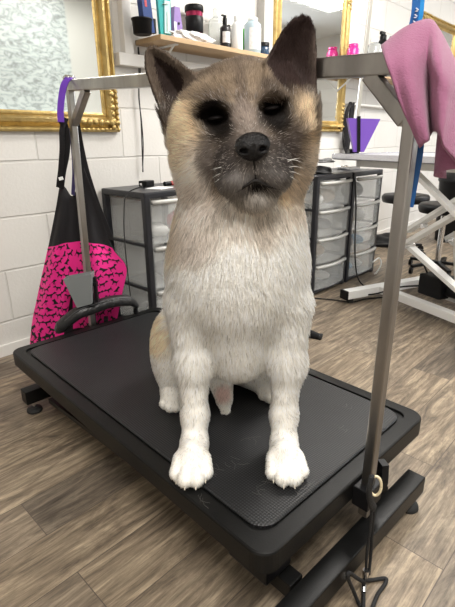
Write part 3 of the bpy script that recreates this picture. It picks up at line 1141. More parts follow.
def slab(b, loops, mi=0, cap=(True, True), smooth=False):
    n = len(loops[0][0])
    vs = []
    for o_, z in loops:
        vs += [(x, y, z) for x, y in o_]
    fs = []
    for k in range(len(loops) - 1):
        for i in range(n):
            fs.append([k * n + i, k * n + (i + 1) % n, (k + 1) * n + (i + 1) % n, (k + 1) * n + i])
    if cap[0]:
        fs.append(list(range(n))[::-1])
    if cap[1]:
        fs.append([(len(loops) - 1) * n + i for i in range(n)])
    b.add(vs, fs, mi, smooth)


b = MB()
R0_ = .04
th = .052
rim = .037
slab(b, [(rrect(.004, .004, TWD - .004, TL - .004, R0_), TH - th), (rrect(0, 0, TWD, TL, R0_), TH - th + .004), (rrect(0, 0, TWD, TL, R0_), TH - .005),
         (rrect(.0015, .0015, TWD - .0015, TL - .0015, R0_), TH - .0015), (rrect(.005, .005, TWD - .005, TL - .005, R0_ - .003), TH),
         (rrect(rim, rim, TWD - rim, TL - rim, .026), TH), (rrect(rim + .001, rim + .001, TWD - rim - .001, TL - rim - .001, .026), TH - .007)], cap=(True, True))
b.build('table_frame', M_black, gt)
b = MB()
g = rim + .008
slab(b, [(rrect(g, g, TWD - g, TL - g, .045), TH - .0068), (rrect(g, g, TWD - g, TL - g, .045), TH - .001), (rrect(g + .004, g + .004, TWD - g - .004, TL - g - .004, .043), TH + .0015)])
b.build('rubber_mat', mat_rubber(), gt)
# base
for Y in (-.03, 1.145):
    bb = MB().box((-.01, Y - .024, .045), (.575, Y + .024, .095), .003).build('base_beam', M_black, gt)
    for X in (.02, .545):
        fo = MB().lathe([(.026, 0), (.028, .004), (.026, .012), (.012, .016)], (X, Y, 0), 20).build('leveling_foot', M_rubber, bb)
        MB().cyl((X, Y, .016), (X, Y, .046), .006, n=12).build('stem', M_chrome, bb)
for X in (.10, .46):
    MB().box((X - .02, .0, .05), (X + .02, 1.12, .09), .003).build('base_rail', M_black, gt)
    MB().box((X - .016, .08, TH - th - .03), (X + .016, 1.16, TH - th - .0005), .003).build('top_rail', M_black, gt)
    MB().bar((X + .045, .10, .075), (X + .045, 1.05, TH - th - .02), .018, .03, (1, 0, 0), .002).build('scissor_arm', M_black, gt)
    MB().bar((X - .045, 1.05, .075), (X - .045, .10, TH - th - .02), .018, .03, (1, 0, 0), .002).build('scissor_arm', M_black, gt)
MB().box((.20, .30, .05), (.36, .62, TH - th - .012), .01).build('motor_box', M_blackpl, gt)
MB().box((.04, .03, .095), (.12, .14, TH - th - .0005), .006).build('lift_bracket', M_blackpl, gt)

# ------------------------------------------------------------------ H shaped steel grooming frame
pn = atz(370, 470, TH)
pf = np.array([-.574, 1.7765, TH])
n_top = at(421.5, 58, .843)
f_top = at(69.5, 84, 1.777)
gf = thing('overhead_grooming_rail', 'square steel overhead grooming frame clamped to the black table', 'frame', (pn[0], pn[1], 0))
org = np.array([pn[0], pn[1], 0])


def atw(px, py, w=-.072):      # point seen at a pixel on the upright plane w along the table
    d = ray(px, py)
    t_ = ((N0 - CAM) @ TW + w) / (d @ TW)
    p = CAM + d * t_
    return p if p[2] > .006 else atz(px, py, .006)


def post_line(a, b, w):
    a, b = atw(*a, w), atw(*b, w)
    dd = (b - a) / (b[2] - a[2])
    return a + dd * (TH - a[2]), dd


pn_, dn_ = post_line((368.5, 480), (419.5, 58), -.020)
pf_, df_ = post_line((87.5, 273), (70.2, 92), TL + .020)
zn, zf = atw(419.5, 58, -.020)[2], atw(69.5, 84, TL + .020)[2]
an = .023


def L_(p):
    return tuple(np.array(p) - org)


def upw(v):
    return (v[0], v[1], 0)


n_lo = pn_ - dn_ * .095
f_lo = pf_ - df_ * .10
tn = n_lo + dn_ * (zn - n_lo[2])
tf = f_lo + df_ * (zf - f_lo[2])
MB().bar(L_(n_lo), L_(tn - dn_ * .012), an, an, tuple(TW), .003).build('post', M_steel, gf)
MB().bar(L_(f_lo), L_(tf), an, an, tuple(TW), .003).build('post', M_steel, gf)
bdir = (tn - tf) / np.linalg.norm(tn - tf)
e0 = tf - bdir * .02 - np.array([0, 0, .005])
e1 = tn + bdir * .004 - np.array([0, 0, .006])
MB().bar(L_(e0), L_(e1), .028, .036, (0, 0, 1), .003).build('crossbar', M_steel, gf)
for top, dr, sg, la, lb in ((tn, dn_, -1, .088, .095), (tf, df_, 1, .125, .13)):
    a_ = top + bdir * sg * la - np.array([0, 0, .02])
    bq = top - dr / dr[2] * lb + bdir * sg * .01
    MB().bar(L_(a_), L_(bq), .024, .026, (0, 0, 1), .003).build('brace', M_steel, gf)
# end caps, clamp blocks and knobs
MB().bar(L_(e0 - bdir * .004), L_(e0), .030, .038, (0, 0, 1)).build('end_cap', M_chrome, gf)
for p, sg in ((pn_, -1), (pf_, 1)):
    o_ = TW * sg
    c_ = p + np.array([0, 0, -.035])
    cl = MB()
    cl.bar(L_(c_ - TU * .03), L_(c_ + TU * .03), .0402, .05, (0, 0, 1), .003)
    cb = cl.build('clamp', M_blackpl, gf)
    k0 = c_ + TU * .03
    MB().cyl(L_(k0), L_(k0 + TU * .025), .005, n=12).build('screw', M_chrome, cb)
    MB().prism([(-.012, -.03), (.012, -.03), (.017, 0), (.012, .045), (-.012, .045), (-.017, 0)], -.008, .008, M=Matrix.Translation(L_(k0 + TU * .034)) @ Matrix.Rotation(math.radians(100), 4, 'Z')).build('knob', M_blackpl, cb)

# blue lead running down beside the near post
pts = [at(418, -30, .90), at(415.5, 10, .90), at(412, 34, .90), at(414, 70, .865), at(420, 120, .845), at(419.5, 150, .832), at(414.5, 180, .830), at(409.5, 207, .829)]
t = thing('blue_lead', 'bright blue nylon lead running down beside the near steel post', 'lead', (0, 0, 0))
MB().ribbon(pts, .013, .004, (1, -.3, 0)).build('lead_strap', mat('blue_webbing', (.005, .10, .34), .4), t)
MB().ribbon([p + np.array([.010, .003, 0]) for p in pts[:4]], .010, .003, (1, -.3, 0)).build('lead_strap', mat('sky_webbing', (.01, .25, .62), .4), t)
M_wp = mat('white_print', (.8, .85, .9), .5)
b = MB()
for k in range(5):
    q0 = at(416.0 - k * .7, 8 + k * 3.2, .8955)
    q1 = at(418.4 - k * .7, 10 + k * 3.2 - (k % 2) * 2, .8955)
    b.bar(tuple(q0), tuple(q1), .001, .003, (0, 1, 0))
b.build('print', M_wp, t)

# ------------------------------------------------------------------ towel over the near end of the bar
M_towel = mat('mauve_microfibre', (0.31, 0.115, 0.205), 0.95, var=.10, vscale=120, bump=.35, bscale=420, sheen=.25)
rows = [
    [(386, 58, .93), (403, 52, .93), (424, 46, .93), (438, 52, .93), (452, 80, .92), (466, 130, .90)],
    [(383, 47, .875), (404, 32, .88), (428, 24, .885), (438, 33, .88), (450, 55, .87), (464, 92, .86)],
    [(381.5, 48, .835), (404, 31, .84), (428, 22.5, .845), (437.5, 31, .835), (449, 52, .82), (462, 76, .81)],
    [(386, 62, .792), (406, 56, .790), (427, 52, .806), (434.5, 58, .775), (447, 76, .760), (462, 96, .79)],
    [(393, 82, .782), (410, 80, .774), (429, 80, .802), (434, 84, .772), (446, 98, .750), (463, 116, .79)],
    [(400, 101, .776), (415, 100, .768), (430, 102, .800), (434, 106, .770), (446, 116, .745), (465, 134, .79)],
    [(409, 122, .772), (420, 121, .765), (431, 118, .800), (435, 122, .768), (445, 132, .742), (466, 152, .79)],
    [(421, 148, .770), (426, 142, .765), (431, 134, .798), (437, 132, .768), (446, 148, .742), (467, 176, .79)],
]
# a bicubic patch through the rows, thickened
def bicubic(rows, k=6):
    g_ = [[Vector(at(*c)) for c in r_] for r_ in rows]
    g_ = [catmull(r_, k) for r_ in g_]
    cols = list(zip(*g_))
    cols = [catmull(c, k) for c in cols]
    return [list(r_) for r_ in zip(*cols)]


def cloth(name, grid, m, th=.003, parent=None):
    nr, nc = len(grid), len(grid[0])
    vs = [p for r_ in grid for p in r_]
    fs = [[i * nc + j, i * nc + j + 1, (i + 1) * nc + j + 1, (i + 1) * nc + j] for i in range(nr - 1) for j in range(nc - 1)]
    b = MB().add(vs, fs, 0, True)
    o = b.build(name, m, parent)
    md = o.modifiers.new('thick', 'SOLIDIFY')
    md.thickness = th
    md.offset = 0
    return o


g_ = bicubic(rows)
for i, r_ in enumerate(g_):
    for j, p in enumerate(r_):
        f_ = min(1, max(0, (i - 8) / 20))
        p.y += .004 * f_ * math.sin(j * .55 + .6) + .002 * f_ * math.sin(j * 1.3 + i * .2)
tw = thing('mauve_towel', 'mauve microfibre towel draped over the near end of the steel bar', 'towel', (0, 0, 0))
cloth('towel_cloth', g_, M_towel, .004, tw)
# the rolled edge at the right, opening towards the floor
c0 = Vector(at(456, 142, .80))
ring = []
for i in range(9):
    u_ = i / 8
    row_ = []
    cc = Vector(at(452 + 6 * u_, 96 + 78 * u_, .79))
    for j in range(13):
        a_ = math.pi * (.15 + 1.35 * j / 12)
        rr_ = .010 + .022 * u_
        row_.append(cc + Vector((math.cos(a_) * rr_, .012 + math.sin(a_ + math.pi) * rr_ * .9, .01 * math.sin(a_))))
    ring.append(row_)
cloth('towel_fold', ring, M_towel, .003, tw)
cloth('towel_back', bicubic([[(388, 60, .93), (420, 52, .94), (452, 84, .93)], [(398, 80, .93), (420, 80, .94), (455, 110, .93)], [(410, 105, .925), (425, 108, .935), (458, 140, .925)]]), M_towel, .003, tw)

# ------------------------------------------------------------------ ring and black noose hanging at the near clamp
t = thing('noose_lead', 'black cord noose with pale ring hanging from the near clamp', 'lead', (0, 0, 0))
cR = atw(375.5, 486)
ringp = []
for k in range(17):
    a_ = 2 * math.pi * k / 16
    ringp.append(cR + np.array([.010 * math.cos(a_), -.004 * math.cos(a_), .023 * math.sin(a_)]))
MB().tube(ringp, .0028, n=8, smooth=3).build('ring', mat('cream_ring', (.72, .62, .42), .35), t)
MB().tube([atw(372, 476), atw(369, 490), atw(371, 503), atw(374, 508)], .009, flat=.5).build('loop', M_webb, t)
MB().tube([atw(372, 506), atw(370, 530), atw(367, 552), atw(366, 572)], .0032).build('cord', M_webb, t)
MB().tube([atw(374.5, 506), atw(372.5, 530), atw(371, 552), atw(369, 574)], .0034).build('cord', M_webb, t)
MB().tube([atw(363.5, 582), atw(357, 578), atw(349, 573), atw(348, 578), atw(353, 590), atw(358, 602), atw(360.5, 606)], .0042).build('cord', M_webb, t)
MB().tube([atw(364, 580), atw(372, 580), atw(385.5, 578.5), atw(385, 584), atw(378, 594), atw(373, 606), atw(371, 612)], .0042).build('cord', M_webb, t)
MB().tube([atw(364, 580), atw(363.5, 590), atw(363.5, 602), atw(363, 618)], .0042).build('cord', M_webb, t)
MB().cyl(tuple(atw(366.5, 570)), tuple(atw(365.5, 576)), .007, n=12).build('clip', M_chrome, t)
MB().cyl(tuple(atw(363.8, 585)), tuple(atw(363.6, 592)), .006, n=12).build('slider', M_chrome, t)

# ------------------------------------------------------------------ things hanging on the far post
yf = 1.777
t = thing('purple_loop', 'purple ribbon lead looped over the far corner of the steel frame', 'lead', (0, 0, 0))
MB().ribbon([at(72, 78, yf + .02), at(69, 78.5, yf - .03), at(64.5, 84, yf - .045), at(62, 95, yf - .045), at(60.5, 110, yf - .045), at(61, 122, yf - .045)], .024, .003, (1, -.2, 0)).build('ribbon', M_purple, t)
MB().tube([at(63, 78, yf - .02), at(68, 76.5, yf - .02), at(74, 77.5, yf - .02)], .005).build('hook', M_chrome, t)
MB().cyl(tuple(at(66.5, 76.5, yf - .02)), tuple(at(66.5, 79, yf - .03)), .008, n=12).build('rivet', M_chrome, t)

# apron: black with a pink dog print
M_pink = mat('hot_pink_cotton', (0.85, 0.022, 0.27), 0.8, sheen=.1)


def agrid(tab, k=5):
    return bicubic(tab, k)


ta = thing('grooming_apron', 'black apron with hot pink dog silhouette print hanging on far post', 'apron', (0, 0, 0))
AY = 1.86
tab = [
    [(60, 184, AY - .02), (65, 187, AY), (72, 196, AY + .01), (78, 186, AY + .01), (84, 168, AY)],
    [(55, 212, AY - .01), (64, 214, AY - .02), (74, 216, AY + .01), (88, 212, AY), (99, 208, AY + .01)],
    [(48, 246, AY), (60, 243, AY - .03), (74, 240, AY + .005), (92, 241, AY - .02), (112, 246, AY + .02)],
    [(42, 272, AY), (57, 272, AY - .04), (74, 272, AY), (96, 270, AY - .03), (127, 266, AY + .02)],
    [(36, 300, AY), (54, 300, AY - .04), (73, 300, AY), (97, 298, AY - .03), (123, 292, AY + .02)],
    [(31, 326, AY), (52, 330, AY - .03), (73, 328, AY), (97, 324, AY - .02), (118, 318, AY + .02)],
    [(29, 360, AY), (50, 362, AY - .02), (72, 358, AY), (95, 352, AY), (112, 345, AY + .02)],
    [(33, 392, AY), (46, 400, AY - .01), (70, 396, AY), (90, 380, AY), (106, 372, AY + .02)],
]
ag = agrid(tab)
nr, nc = len(ag), len(ag[0])
for i in range(nr):
    for j in range(nc):
        ag[i][j].y += .012 * math.sin(j * 1.1 + i * .08) * min(1, i / 12)
        ag[i][j].z = max(ag[i][j].z, .012)
cloth('bib_and_skirt', ag, M_fabric, .002, ta)


def asurf(v, u_):
    x = v * (nr - 1)
    y = u_ * (nc - 1)
    i, j = min(nr - 2, int(x)), min(nc - 2, int(y))
    a_, b_ = x - i, y - j
    return ag[i][j] * (1 - a_) * (1 - b_) + ag[i + 1][j] * a_ * (1 - b_) + ag[i][j + 1] * (1 - a_) * b_ + ag[i + 1][j + 1] * a_ * b_


DOG = [(-.50, -.32), (-.42, -.32), (-.38, -.05), (-.05, -.05), (.0, -.34), (.08, -.34), (.10, -.02), (.20, .12), (.34, .14), (.50, .20), (.48, .30), (.34, .36), (.28, .44), (.22, .34), (.12, .20), (-.30, .18), (-.44, .34), (-.50, .32), (-.42, .10)]
SIT = [(-.30, -.35), (.28, -.35), (.24, -.28), (.12, -.26), (.18, .05), (.34, .14), (.32, .24), (.16, .34), (.08, .42), (.02, .30), (-.12, .0), (-.28, -.16), (-.44, -.30)]
pk = MB()
pk2 = []
# pocket panel and side panels, laid over the skirt
def panel(v0, v1, ufun, off):
    g2 = []
    m_ = 18
    for i in range(m_ + 1):
        v = v0 + (v1 - v0) * i / m_
        a_, b_ = ufun(v)
        g2.append([asurf(v, a_ + (b_ - a_) * j / m_) + Vector((0, -off, 0)) for j in range(m_ + 1)])
    return g2


V0 = 2.05 / 7
p1 = panel(V0, .80, lambda v: (0.0, .50 - .10 * max(0, (v - .5)) * 4), .004)
p2 = panel(V0, .72, lambda v: (.50, 1.0), .004)
p3 = panel(.72, .995, lambda v: (0.0, .30), .004)


def printed(name, grids, seed):
    r_ = random.Random(seed)
    b = MB()
    for grid in grids:
        n_ = len(grid)
        b.add([p for rw in grid for p in rw], [[i * n_ + j, i * n_ + j + 1, (i + 1) * n_ + j + 1, (i + 1) * n_ + j] for i in range(n_ - 1) for j in range(n_ - 1)], 0, True)

        def S(v, u_):
            x, y = v * (n_ - 1), u_ * (n_ - 1)
            i, j = max(0, min(n_ - 2, int(x))), max(0, min(n_ - 2, int(y)))
            a_, c_ = x - i, y - j
            return grid[i][j] * (1 - a_) * (1 - c_) + grid[i + 1][j] * a_ * (1 - c_) + grid[i][j + 1] * (1 - a_) * c_ + grid[i + 1][j + 1] * a_ * c_
        hgt = (grid[-1][n_ // 2] - grid[0][n_ // 2]).length
        wid = (grid[n_ // 2][-1] - grid[n_ // 2][0]).length
        st = .037
        ny, nx = max(1, int(hgt / (st * .86))), max(1, int(wid / st))
        for a2 in range(ny):
            for b2 in range(nx):
                cv = (a2 + .5) / ny
                cu = (b2 + .5 + (.25 if a2 % 2 else -.25)) / nx
                if not .06 < cu < .94:
                    continue
                shp = r_.choice([DOG, DOG, SIT])
                sc_ = st * r_.uniform(.84, 1.02)
                an_ = r_.uniform(-.5, .5)
                fl_ = r_.choice([-1, 1])
                vs = []
                for (x, z) in shp:
                    x *= fl_
                    x, z = x * math.cos(an_) - z * math.sin(an_), x * math.sin(an_) + z * math.cos(an_)
                    p = S(min(.995, max(.005, cv - z * sc_ / hgt)), min(.995, max(.005, cu + x * sc_ / wid)))
                    vs.append(p + Vector((0, -.0016, 0)))
                b.add(vs, [list(range(len(vs)))], 1)
    return b.build(name, [M_pink, M_fabric], ta)


printed('pocket_panel', [p1], 3)
printed('pocket_panel', [p2], 5)
printed('hem_panel', [p3], 8)
MB().ribbon([at(62, 120, AY - .10), at(65, 130, AY - .09), at(66, 150, AY - .07), at(62, 172, AY - .05), at(60, 188, AY - .02)], .030, .003, (1, -.1, 0)).build('neck_strap', M_fabric, ta)
MB().ribbon([at(66, 118, AY - .10), at(62, 130, AY - .11), at(62, 150, AY - .10), at(60, 178, AY - .06)], .018, .003, (1, .2, 0)).build('neck_strap', M_fabric, ta)
MB().ribbon([at(59, 179, AY - .065), at(63, 178, AY - .065)], .012, .004, (0, 0, 1), smooth=1).build('label', M_wcap, ta)
MB().ribbon([at(70, 128, AY - .05), at(73, 150, AY - .05), at(74, 172, AY - .04), at(73, 195, AY - .0)], .014, .002, (1, -.1, 0)).build('tie', mat('indigo_ribbon', (.06, .05, .16), .6), ta)
MB().ribbon([at(75, 122, AY + .02), at(80, 150, AY + .02), at(86, 175, AY + .01), at(97, 208, AY + .01), at(110, 240, AY + .015)], .035, .003, (1, 0, 0)).build('side_strap', M_fabric, ta)

# grey tool cup, black clip
holder('tool_cup', 'grey tapered plastic cup clipped to the far steel post', [(63, 279.5), (91, 274), (91.5, 304), (77, 308)], 1.70, mat('grey_plastic', (.20, .215, .22), .45), None, .05)
t = thing('spring_clip', 'black plastic clip on the far steel post beside the grey cup', 'clip', tuple(at(92, 290, 1.735)))
MB().box((-.012, -.012, -.07), (.006, .012, .06), .003).build('arm', M_blackpl, t)
MB().box((.010, -.010, -.05), (.022, .010, .055), .003).build('arm', M_blackpl, t)
MB().box((-.016, -.014, .02), (.024, .014, .034), .003).build('bridge', M_blackpl, t)
# padded rest: curved black padded arm on the table end
t = thing('padded_rest', 'curved black padded belly rest lying across the far table end', 'rest', (0, 0, 0))
pp = [(57, 331, 1.70), (66, 322, 1.70), (78, 313, 1.71), (92, 308, 1.74), (106, 303, 1.78), (120, 300.5, 1.82), (130, 301, 1.85), (137, 306, 1.87)]
MB().tube([at(*q) for q in pp], lambda u_: .027 * (1 - .45 * max(0, u_ - .8) / .2) * (.6 + .4 * min(1, u_ / .06)), n=16, flat=.8).build('pad', mat('black_vinyl', (.018, .018, .019), .3, bump=.5, bscale=60), t)
MB().tube([at(q[0] + 1, q[1] - 3.2, q[2] - .017) for q in pp[:-1]], .0018, n=6).build('piping', mat('grey_piping', (.08, .08, .085), .35), t)
MB().cyl(tuple(at(92, 306, 1.77)), (float(at(92, 306, 1.77)[0]), 1.77, TH + .001), .010, n=12).build('support', M_blackpl, t)
MB().cyl(tuple(at(135, 303, 1.87)), (float(at(135, 303, 1.87)[0]), 1.87, TH + .001), .010, n=12).build('support', M_blackpl, t)
# lead with snap clip dangling under the far corner
t = thing('snap_lead', 'short black lead with chrome snaps dangling under the far table corner', 'lead', (0, 0, 0))
p_ = [at(68, 395, 1.50), at(62, 400, 1.50), at(56, 404, 1.50), at(50, 410, 1.50)]
MB().tube([at(72, 385, 1.5)] + p_, .006, flat=.6).build('strap', M_webb, t)
MB().cyl(tuple(at(58, 402.5, 1.495)), tuple(at(54.5, 405, 1.495)), .008, n=10).build('snap', M_chrome, t)
MB().tube([at(51, 409, 1.50), at(48.5, 409.5, 1.50), at(47.5, 412, 1.50), at(50, 412.5, 1.50), at(51, 410, 1.5)], .0025).build('snap', M_chrome, t)

# ------------------------------------------------------------------ THE DOG
HS = 0.0042                    # voxel size of the body
gx = np.arange(-.26, .32, HS, dtype=np.float32)
gy = np.arange(.75, 1.62, HS, dtype=np.float32)
gz = np.arange(TH - .012, 1.26, HS, dtype=np.float32)


def rcone_(P, a, b, r1, r2):
    a, b = np.array(a, dtype=np.float32), np.array(b, dtype=np.float32)
    ba = b - a
    l2 = float(ba @ ba)
    pa = P - a
    t_ = np.clip((pa @ ba) / l2, 0, 1)
    d = np.linalg.norm(pa - t_[..., None] * ba, axis=-1)
    return d - (r1 + (r2 - r1) * t_)


def ell_(P, c, r, rot=0.0, rotx=0.0):
    c, r = np.array(c, dtype=np.float32), np.array(r, dtype=np.float32)
    q = P - c
    if rot:
        ca, sa = math.cos(rot), math.sin(rot)
        q = np.stack([q[..., 0] * ca + q[..., 2] * sa, q[..., 1], -q[..., 0] * sa + q[..., 2] * ca], -1)
    if rotx:
        ca, sa = math.cos(rotx), math.sin(rotx)
        q = np.stack([q[..., 0], q[..., 1] * ca + q[..., 2] * sa, -q[..., 1] * sa + q[..., 2] * ca], -1)
    k0 = np.linalg.norm(q / r, axis=-1)
    k1 = np.linalg.norm(q / (r * r), axis=-1) + 1e-9
    return k0 * (k0 - 1) / k1


def smin(a, b, k):
    h = np.maximum(k - np.abs(a - b), 0) / k
    return np.minimum(a, b) - h * h * k * .25


def poly_sdf(x, z, pts):
    n = len(pts)
    d = np.full(x.shape, 1e9, dtype=np.float32)
    s = np.ones(x.shape, dtype=np.float32)
    for i in range(n):
        ax, az = pts[i]
        bx, bz = pts[i - 1]
        ex, ez = bx - ax, bz - az
        wx, wz = x - ax, z - az
        t_ = np.clip((wx * ex + wz * ez) / (ex * ex + ez * ez), 0, 1)
        d = np.minimum(d, (wx - ex * t_) ** 2 + (wz - ez * t_) ** 2)
        c1 = z >= az
        c2 = z < bz
        c3 = ex * wz > ez * wx
        flip = (c1 & c2 & c3) | (~c1 & ~c2 & ~c3)
        s = np.where(flip, -s, s)
    return s * np.sqrt(d)


KD = 0.895                     # the upper body leans over the front paws


def A3(px, py, y):
    return np.array(at(px, py, y * KD))


def A4(px, py, y):
    return np.array(at(px, py, y))


EARS = [
    (1.165, [(144.5, 54), (149, 47), (156, 46), (168, 52), (183, 63), (196, 75), (203, 92), (196, 118), (188, 150), (176, 148), (162, 117), (152, 92), (145, 70)], .55),
    (1.075, [(263, 66), (270, 50), (281, 31), (292, 19), (302, 15), (310, 18), (315.5, 31), (317, 60), (315, 95), (312, 130), (300, 126), (288, 100), (272, 82)], .55),
]


def ear_pts(e):
    out = []
    for px, py in e[1]:
        p = A3(px, py, e[0])
        out.append((float(p[0]), float(p[2])))
    return out


def sdf(P):
    def ell(P, c, r, **k):
        return ell_(P, c, [q * KD for q in r], **k)

    def rcone(P, a, b, r1, r2):
        return rcone_(P, a, b, r1 * KD, r2 * KD)
    # head
    d = ell(P, A3(243, 116, 1.15), (.142, .118, .114), rot=.10)
    d = smin(d, ell(P, A3(207, 163, 1.13), (.078, .085, .082)), .05)
    d = smin(d, ell(P, A3(281, 158, 1.14), (.078, .085, .085)), .05)
    d = smin(d, ell(P, A3(289, 124, 1.105), (.053, .065, .075), rot=-.15), .05)
    d = smin(d, ell(P, A3(200, 132, 1.110), (.052, .065, .070), rot=.15), .05)
    # brow and stop, muzzle
    d = smin(d, ell(P, A3(218, 103, 1.068), (.032, .028, .022)), .04)
    d = smin(d, ell(P, A3(269, 95, 1.070), (.032, .028, .022)), .04)
    d = smin(d, rcone(P, A3(246, 128, 1.075), A3(252.5, 150, 1.000), .052, .036), .045)
    d = smin(d, ell(P, A3(252, 167, 1.020), (.076, .060, .050), rot=.08), .03)
    d = smin(d, ell(P, A3(236, 178, 1.012), (.040, .050, .034), rot=-.2), .02)
    d = smin(d, ell(P, A3(273, 175, 1.012), (.040, .050, .034), rot=.3), .02)
    d = smin(d, ell(P, A3(256, 193, 1.025), (.042, .045, .026)), .018)
    # eye hollows
    for px, py in ((215, 118), (272, 108)):
        e_ = ell(P, A3(px, py, 1.040), (.030, .022, .017), rot=.12)
        d = -smin(-d, e_, .02)
    # neck, chest
    d = smin(d, ell(P, A3(240, 215, 1.18), (.150, .13, .12)), .06)
    d = smin(d, ell(P, A3(238, 250, 1.15), (.155, .125, .12)), .06)
    d = smin(d, ell(P, A3(236, 290, 1.13), (.160, .125, .135)), .07)
    d = smin(d, ell(P, A3(237, 345, 1.12), (.085, .09, .095)), .06)
    d = smin(d, rcone_(P, (.03, 1.12, .60), (.02, 1.33, .40), .14, .155), .10)
    d = smin(d, ell_(P, (.02, 1.31, .36), (.165, .16, .135)), .08)
    # fore legs
    for sx, xs in ((0, (190, 193, 195, 194.5)), (1, (288, 287, 284, 284))):
        S_, E2, K_, Wp = A4(xs[0], 305, .995), A4(xs[1], 362, .965), A4(xs[2], 415, .935), A4(xs[3], 444, .905)
        l = rcone_(P, S_, E2, .050, .035)
        l = smin(l, rcone_(P, E2, K_, .035, .028), .03)
        l = smin(l, rcone_(P, K_, Wp, .029, .028), .02)
        px_ = 191.5 if sx == 0 else 286.5
        tip = A4(px_, 480, .825)
        cx = float(tip[0])
        tilt = -.012 if sx == 0 else .004
        l = smin(l, rcone_(P, Wp, (cx, .865, TH + .038), .029, .031), .02)
        paw = ell_(P, (cx, .858, TH + .024), (.037, .048, .026))
        for k_, (ox, oy, rr_) in enumerate(((-.031, .822, .0160), (-.0112, .804, .0180), (.0122, .804, .0180), (.032, .824, .0160))):
            paw = smin(paw, rcone_(P, (cx + ox * .85, .858, TH + .030), (cx + ox, oy, TH + .019), .016, rr_), .0025)
        l = smin(l, paw, .012)
        d = smin(d, l, .03)
    # haunches and rear feet
    for c_, fx, fy in ((A4(178, 348, 1.24), -.155, 1.12), (A4(258, 348, 1.26), .125, 1.16)):
        h_ = ell_(P, c_, (.075, .13, .125))
        h_ = smin(h_, rcone_(P, (fx + .01, 1.20, .34), (fx, fy + .03, TH + .04), .055, .030), .05)
        foot = rcone_(P, (fx, fy + .14, TH + .03), (fx, fy, TH + .026), .030, .030)
        for ox, oy in ((-.024, .010), (-.008, -.006), (.009, -.006), (.025, .010)):
            foot = smin(foot, rcone_(P, (fx + ox * .8, fy + .03, TH + .028), (fx + ox, fy + oy - .02, TH + .017), .016, .0145), .006)
        h_ = smin(h_, foot, .02)
        d = smin(d, h_, .05)
    # sheath
    d = smin(d, rcone_(P, A4(221, 382, 1.14), A4(224, 398, 1.11), .034, .024), .03)
    d = smin(d, rcone_(P, A4(224, 397, 1.11), A4(225.5, 413, 1.085), .018, .013), .012)
    # tail curled on the rump
    d = smin(d, rcone_(P, (.03, 1.50, .38), (.10, 1.53, .50), .05, .05), .03)
    d = smin(d, rcone_(P, (.10, 1.53, .50), (.16, 1.44, .54), .05, .035), .03)
    # ears
    for e in EARS:
        pts = ear_pts(e)
        x0_, x1_ = min(p[0] for p in pts) - .03, max(p[0] for p in pts) + .03
        z0_, z1_ = min(p[1] for p in pts) - .03, max(p[1] for p in pts) + .03
        m_ = (P[..., 0] > x0_) & (P[..., 0] < x1_) & (P[..., 2] > z0_) & (P[..., 2] < z1_) & (np.abs(P[..., 1] - e[0] * KD) < .08)
        Q = P[m_]
        dd = poly_sdf(Q[:, 0], Q[:, 2], pts) + .004
        rec = np.clip(-dd, 0, .05) * e[2]
        de = np.maximum(dd, np.abs(Q[:, 1] - (e[0] * KD - .012 + rec)) - .0075)
        d[m_] = smin(d[m_], de, .035)
    # flat under the paws
    d = np.maximum(d, TH + .0022 - P[..., 2])
    return d


def surface_nets(f, xs, ys, zs):
    h = float(xs[1] - xs[0])
    nx, ny, nz = f.shape
    ins = f < 0
    corners = [(i, j, k) for i in (0, 1) for j in (0, 1) for k in (0, 1)]
    cnt = np.zeros((nx - 1, ny - 1, nz - 1), np.int8)
    for i, j, k in corners:
        cnt += ins[i:nx - 1 + i, j:ny - 1 + j, k:nz - 1 + k]
    act = (cnt > 0) & (cnt < 8)
    idx = np.full(act.shape, -1, np.int64)
    ci = np.argwhere(act)
    idx[act] = np.arange(len(ci))
    acc = np.zeros((len(ci), 3))
    num = np.zeros(len(ci))
    for a in corners:
        for ax in range(3):
            if a[ax]:
                continue
            b = list(a)
            b[ax] = 1
            fa = f[ci[:, 0] + a[0], ci[:, 1] + a[1], ci[:, 2] + a[2]]
            fb = f[ci[:, 0] + b[0], ci[:, 1] + b[1], ci[:, 2] + b[2]]
            m_ = (fa < 0) != (fb < 0)
            t_ = np.where(m_, fa / np.where(m_, fa - fb, 1), 0)
            p = np.array(a, float)[None] + np.zeros((len(ci), 3))
            p[:, ax] += t_
            acc[m_] += p[m_]
            num[m_] += 1
    v = ci + acc / num[:, None]
    V = np.stack([xs[0] + v[:, 0] * h, ys[0] + v[:, 1] * h, zs[0] + v[:, 2] * h], -1)
    quads = []
    for ax in range(3):
        sl0 = [slice(None)] * 3
        sl1 = [slice(None)] * 3
        sl0[ax] = slice(0, -1)
        sl1[ax] = slice(1, None)
        A_s, B_s = ins[tuple(sl0)], ins[tuple(sl1)]
        e = np.argwhere(A_s != B_s)
        o1, o2 = [a for a in range(3) if a != ax]
        ok = (e[:, o1] > 0) & (e[:, o2] > 0) & (e[:, o1] < f.shape[o1] - 1) & (e[:, o2] < f.shape[o2] - 1)
        e = e[ok]
        q = []
        for d1, d2 in ((-1, -1), (0, -1), (0, 0), (-1, 0)):
            c_ = e.copy()
            c_[:, o1] += d1
            c_[:, o2] += d2
            q.append(idx[c_[:, 0], c_[:, 1], c_[:, 2]])
        q = np.stack(q, -1)
        flip = A_s[e[:, 0], e[:, 1], e[:, 2]]
        if ax == 1:
            flip = ~flip
        q[~flip] = q[~flip][:, ::-1]
        quads.append(q)
    return V, np.concatenate(quads)


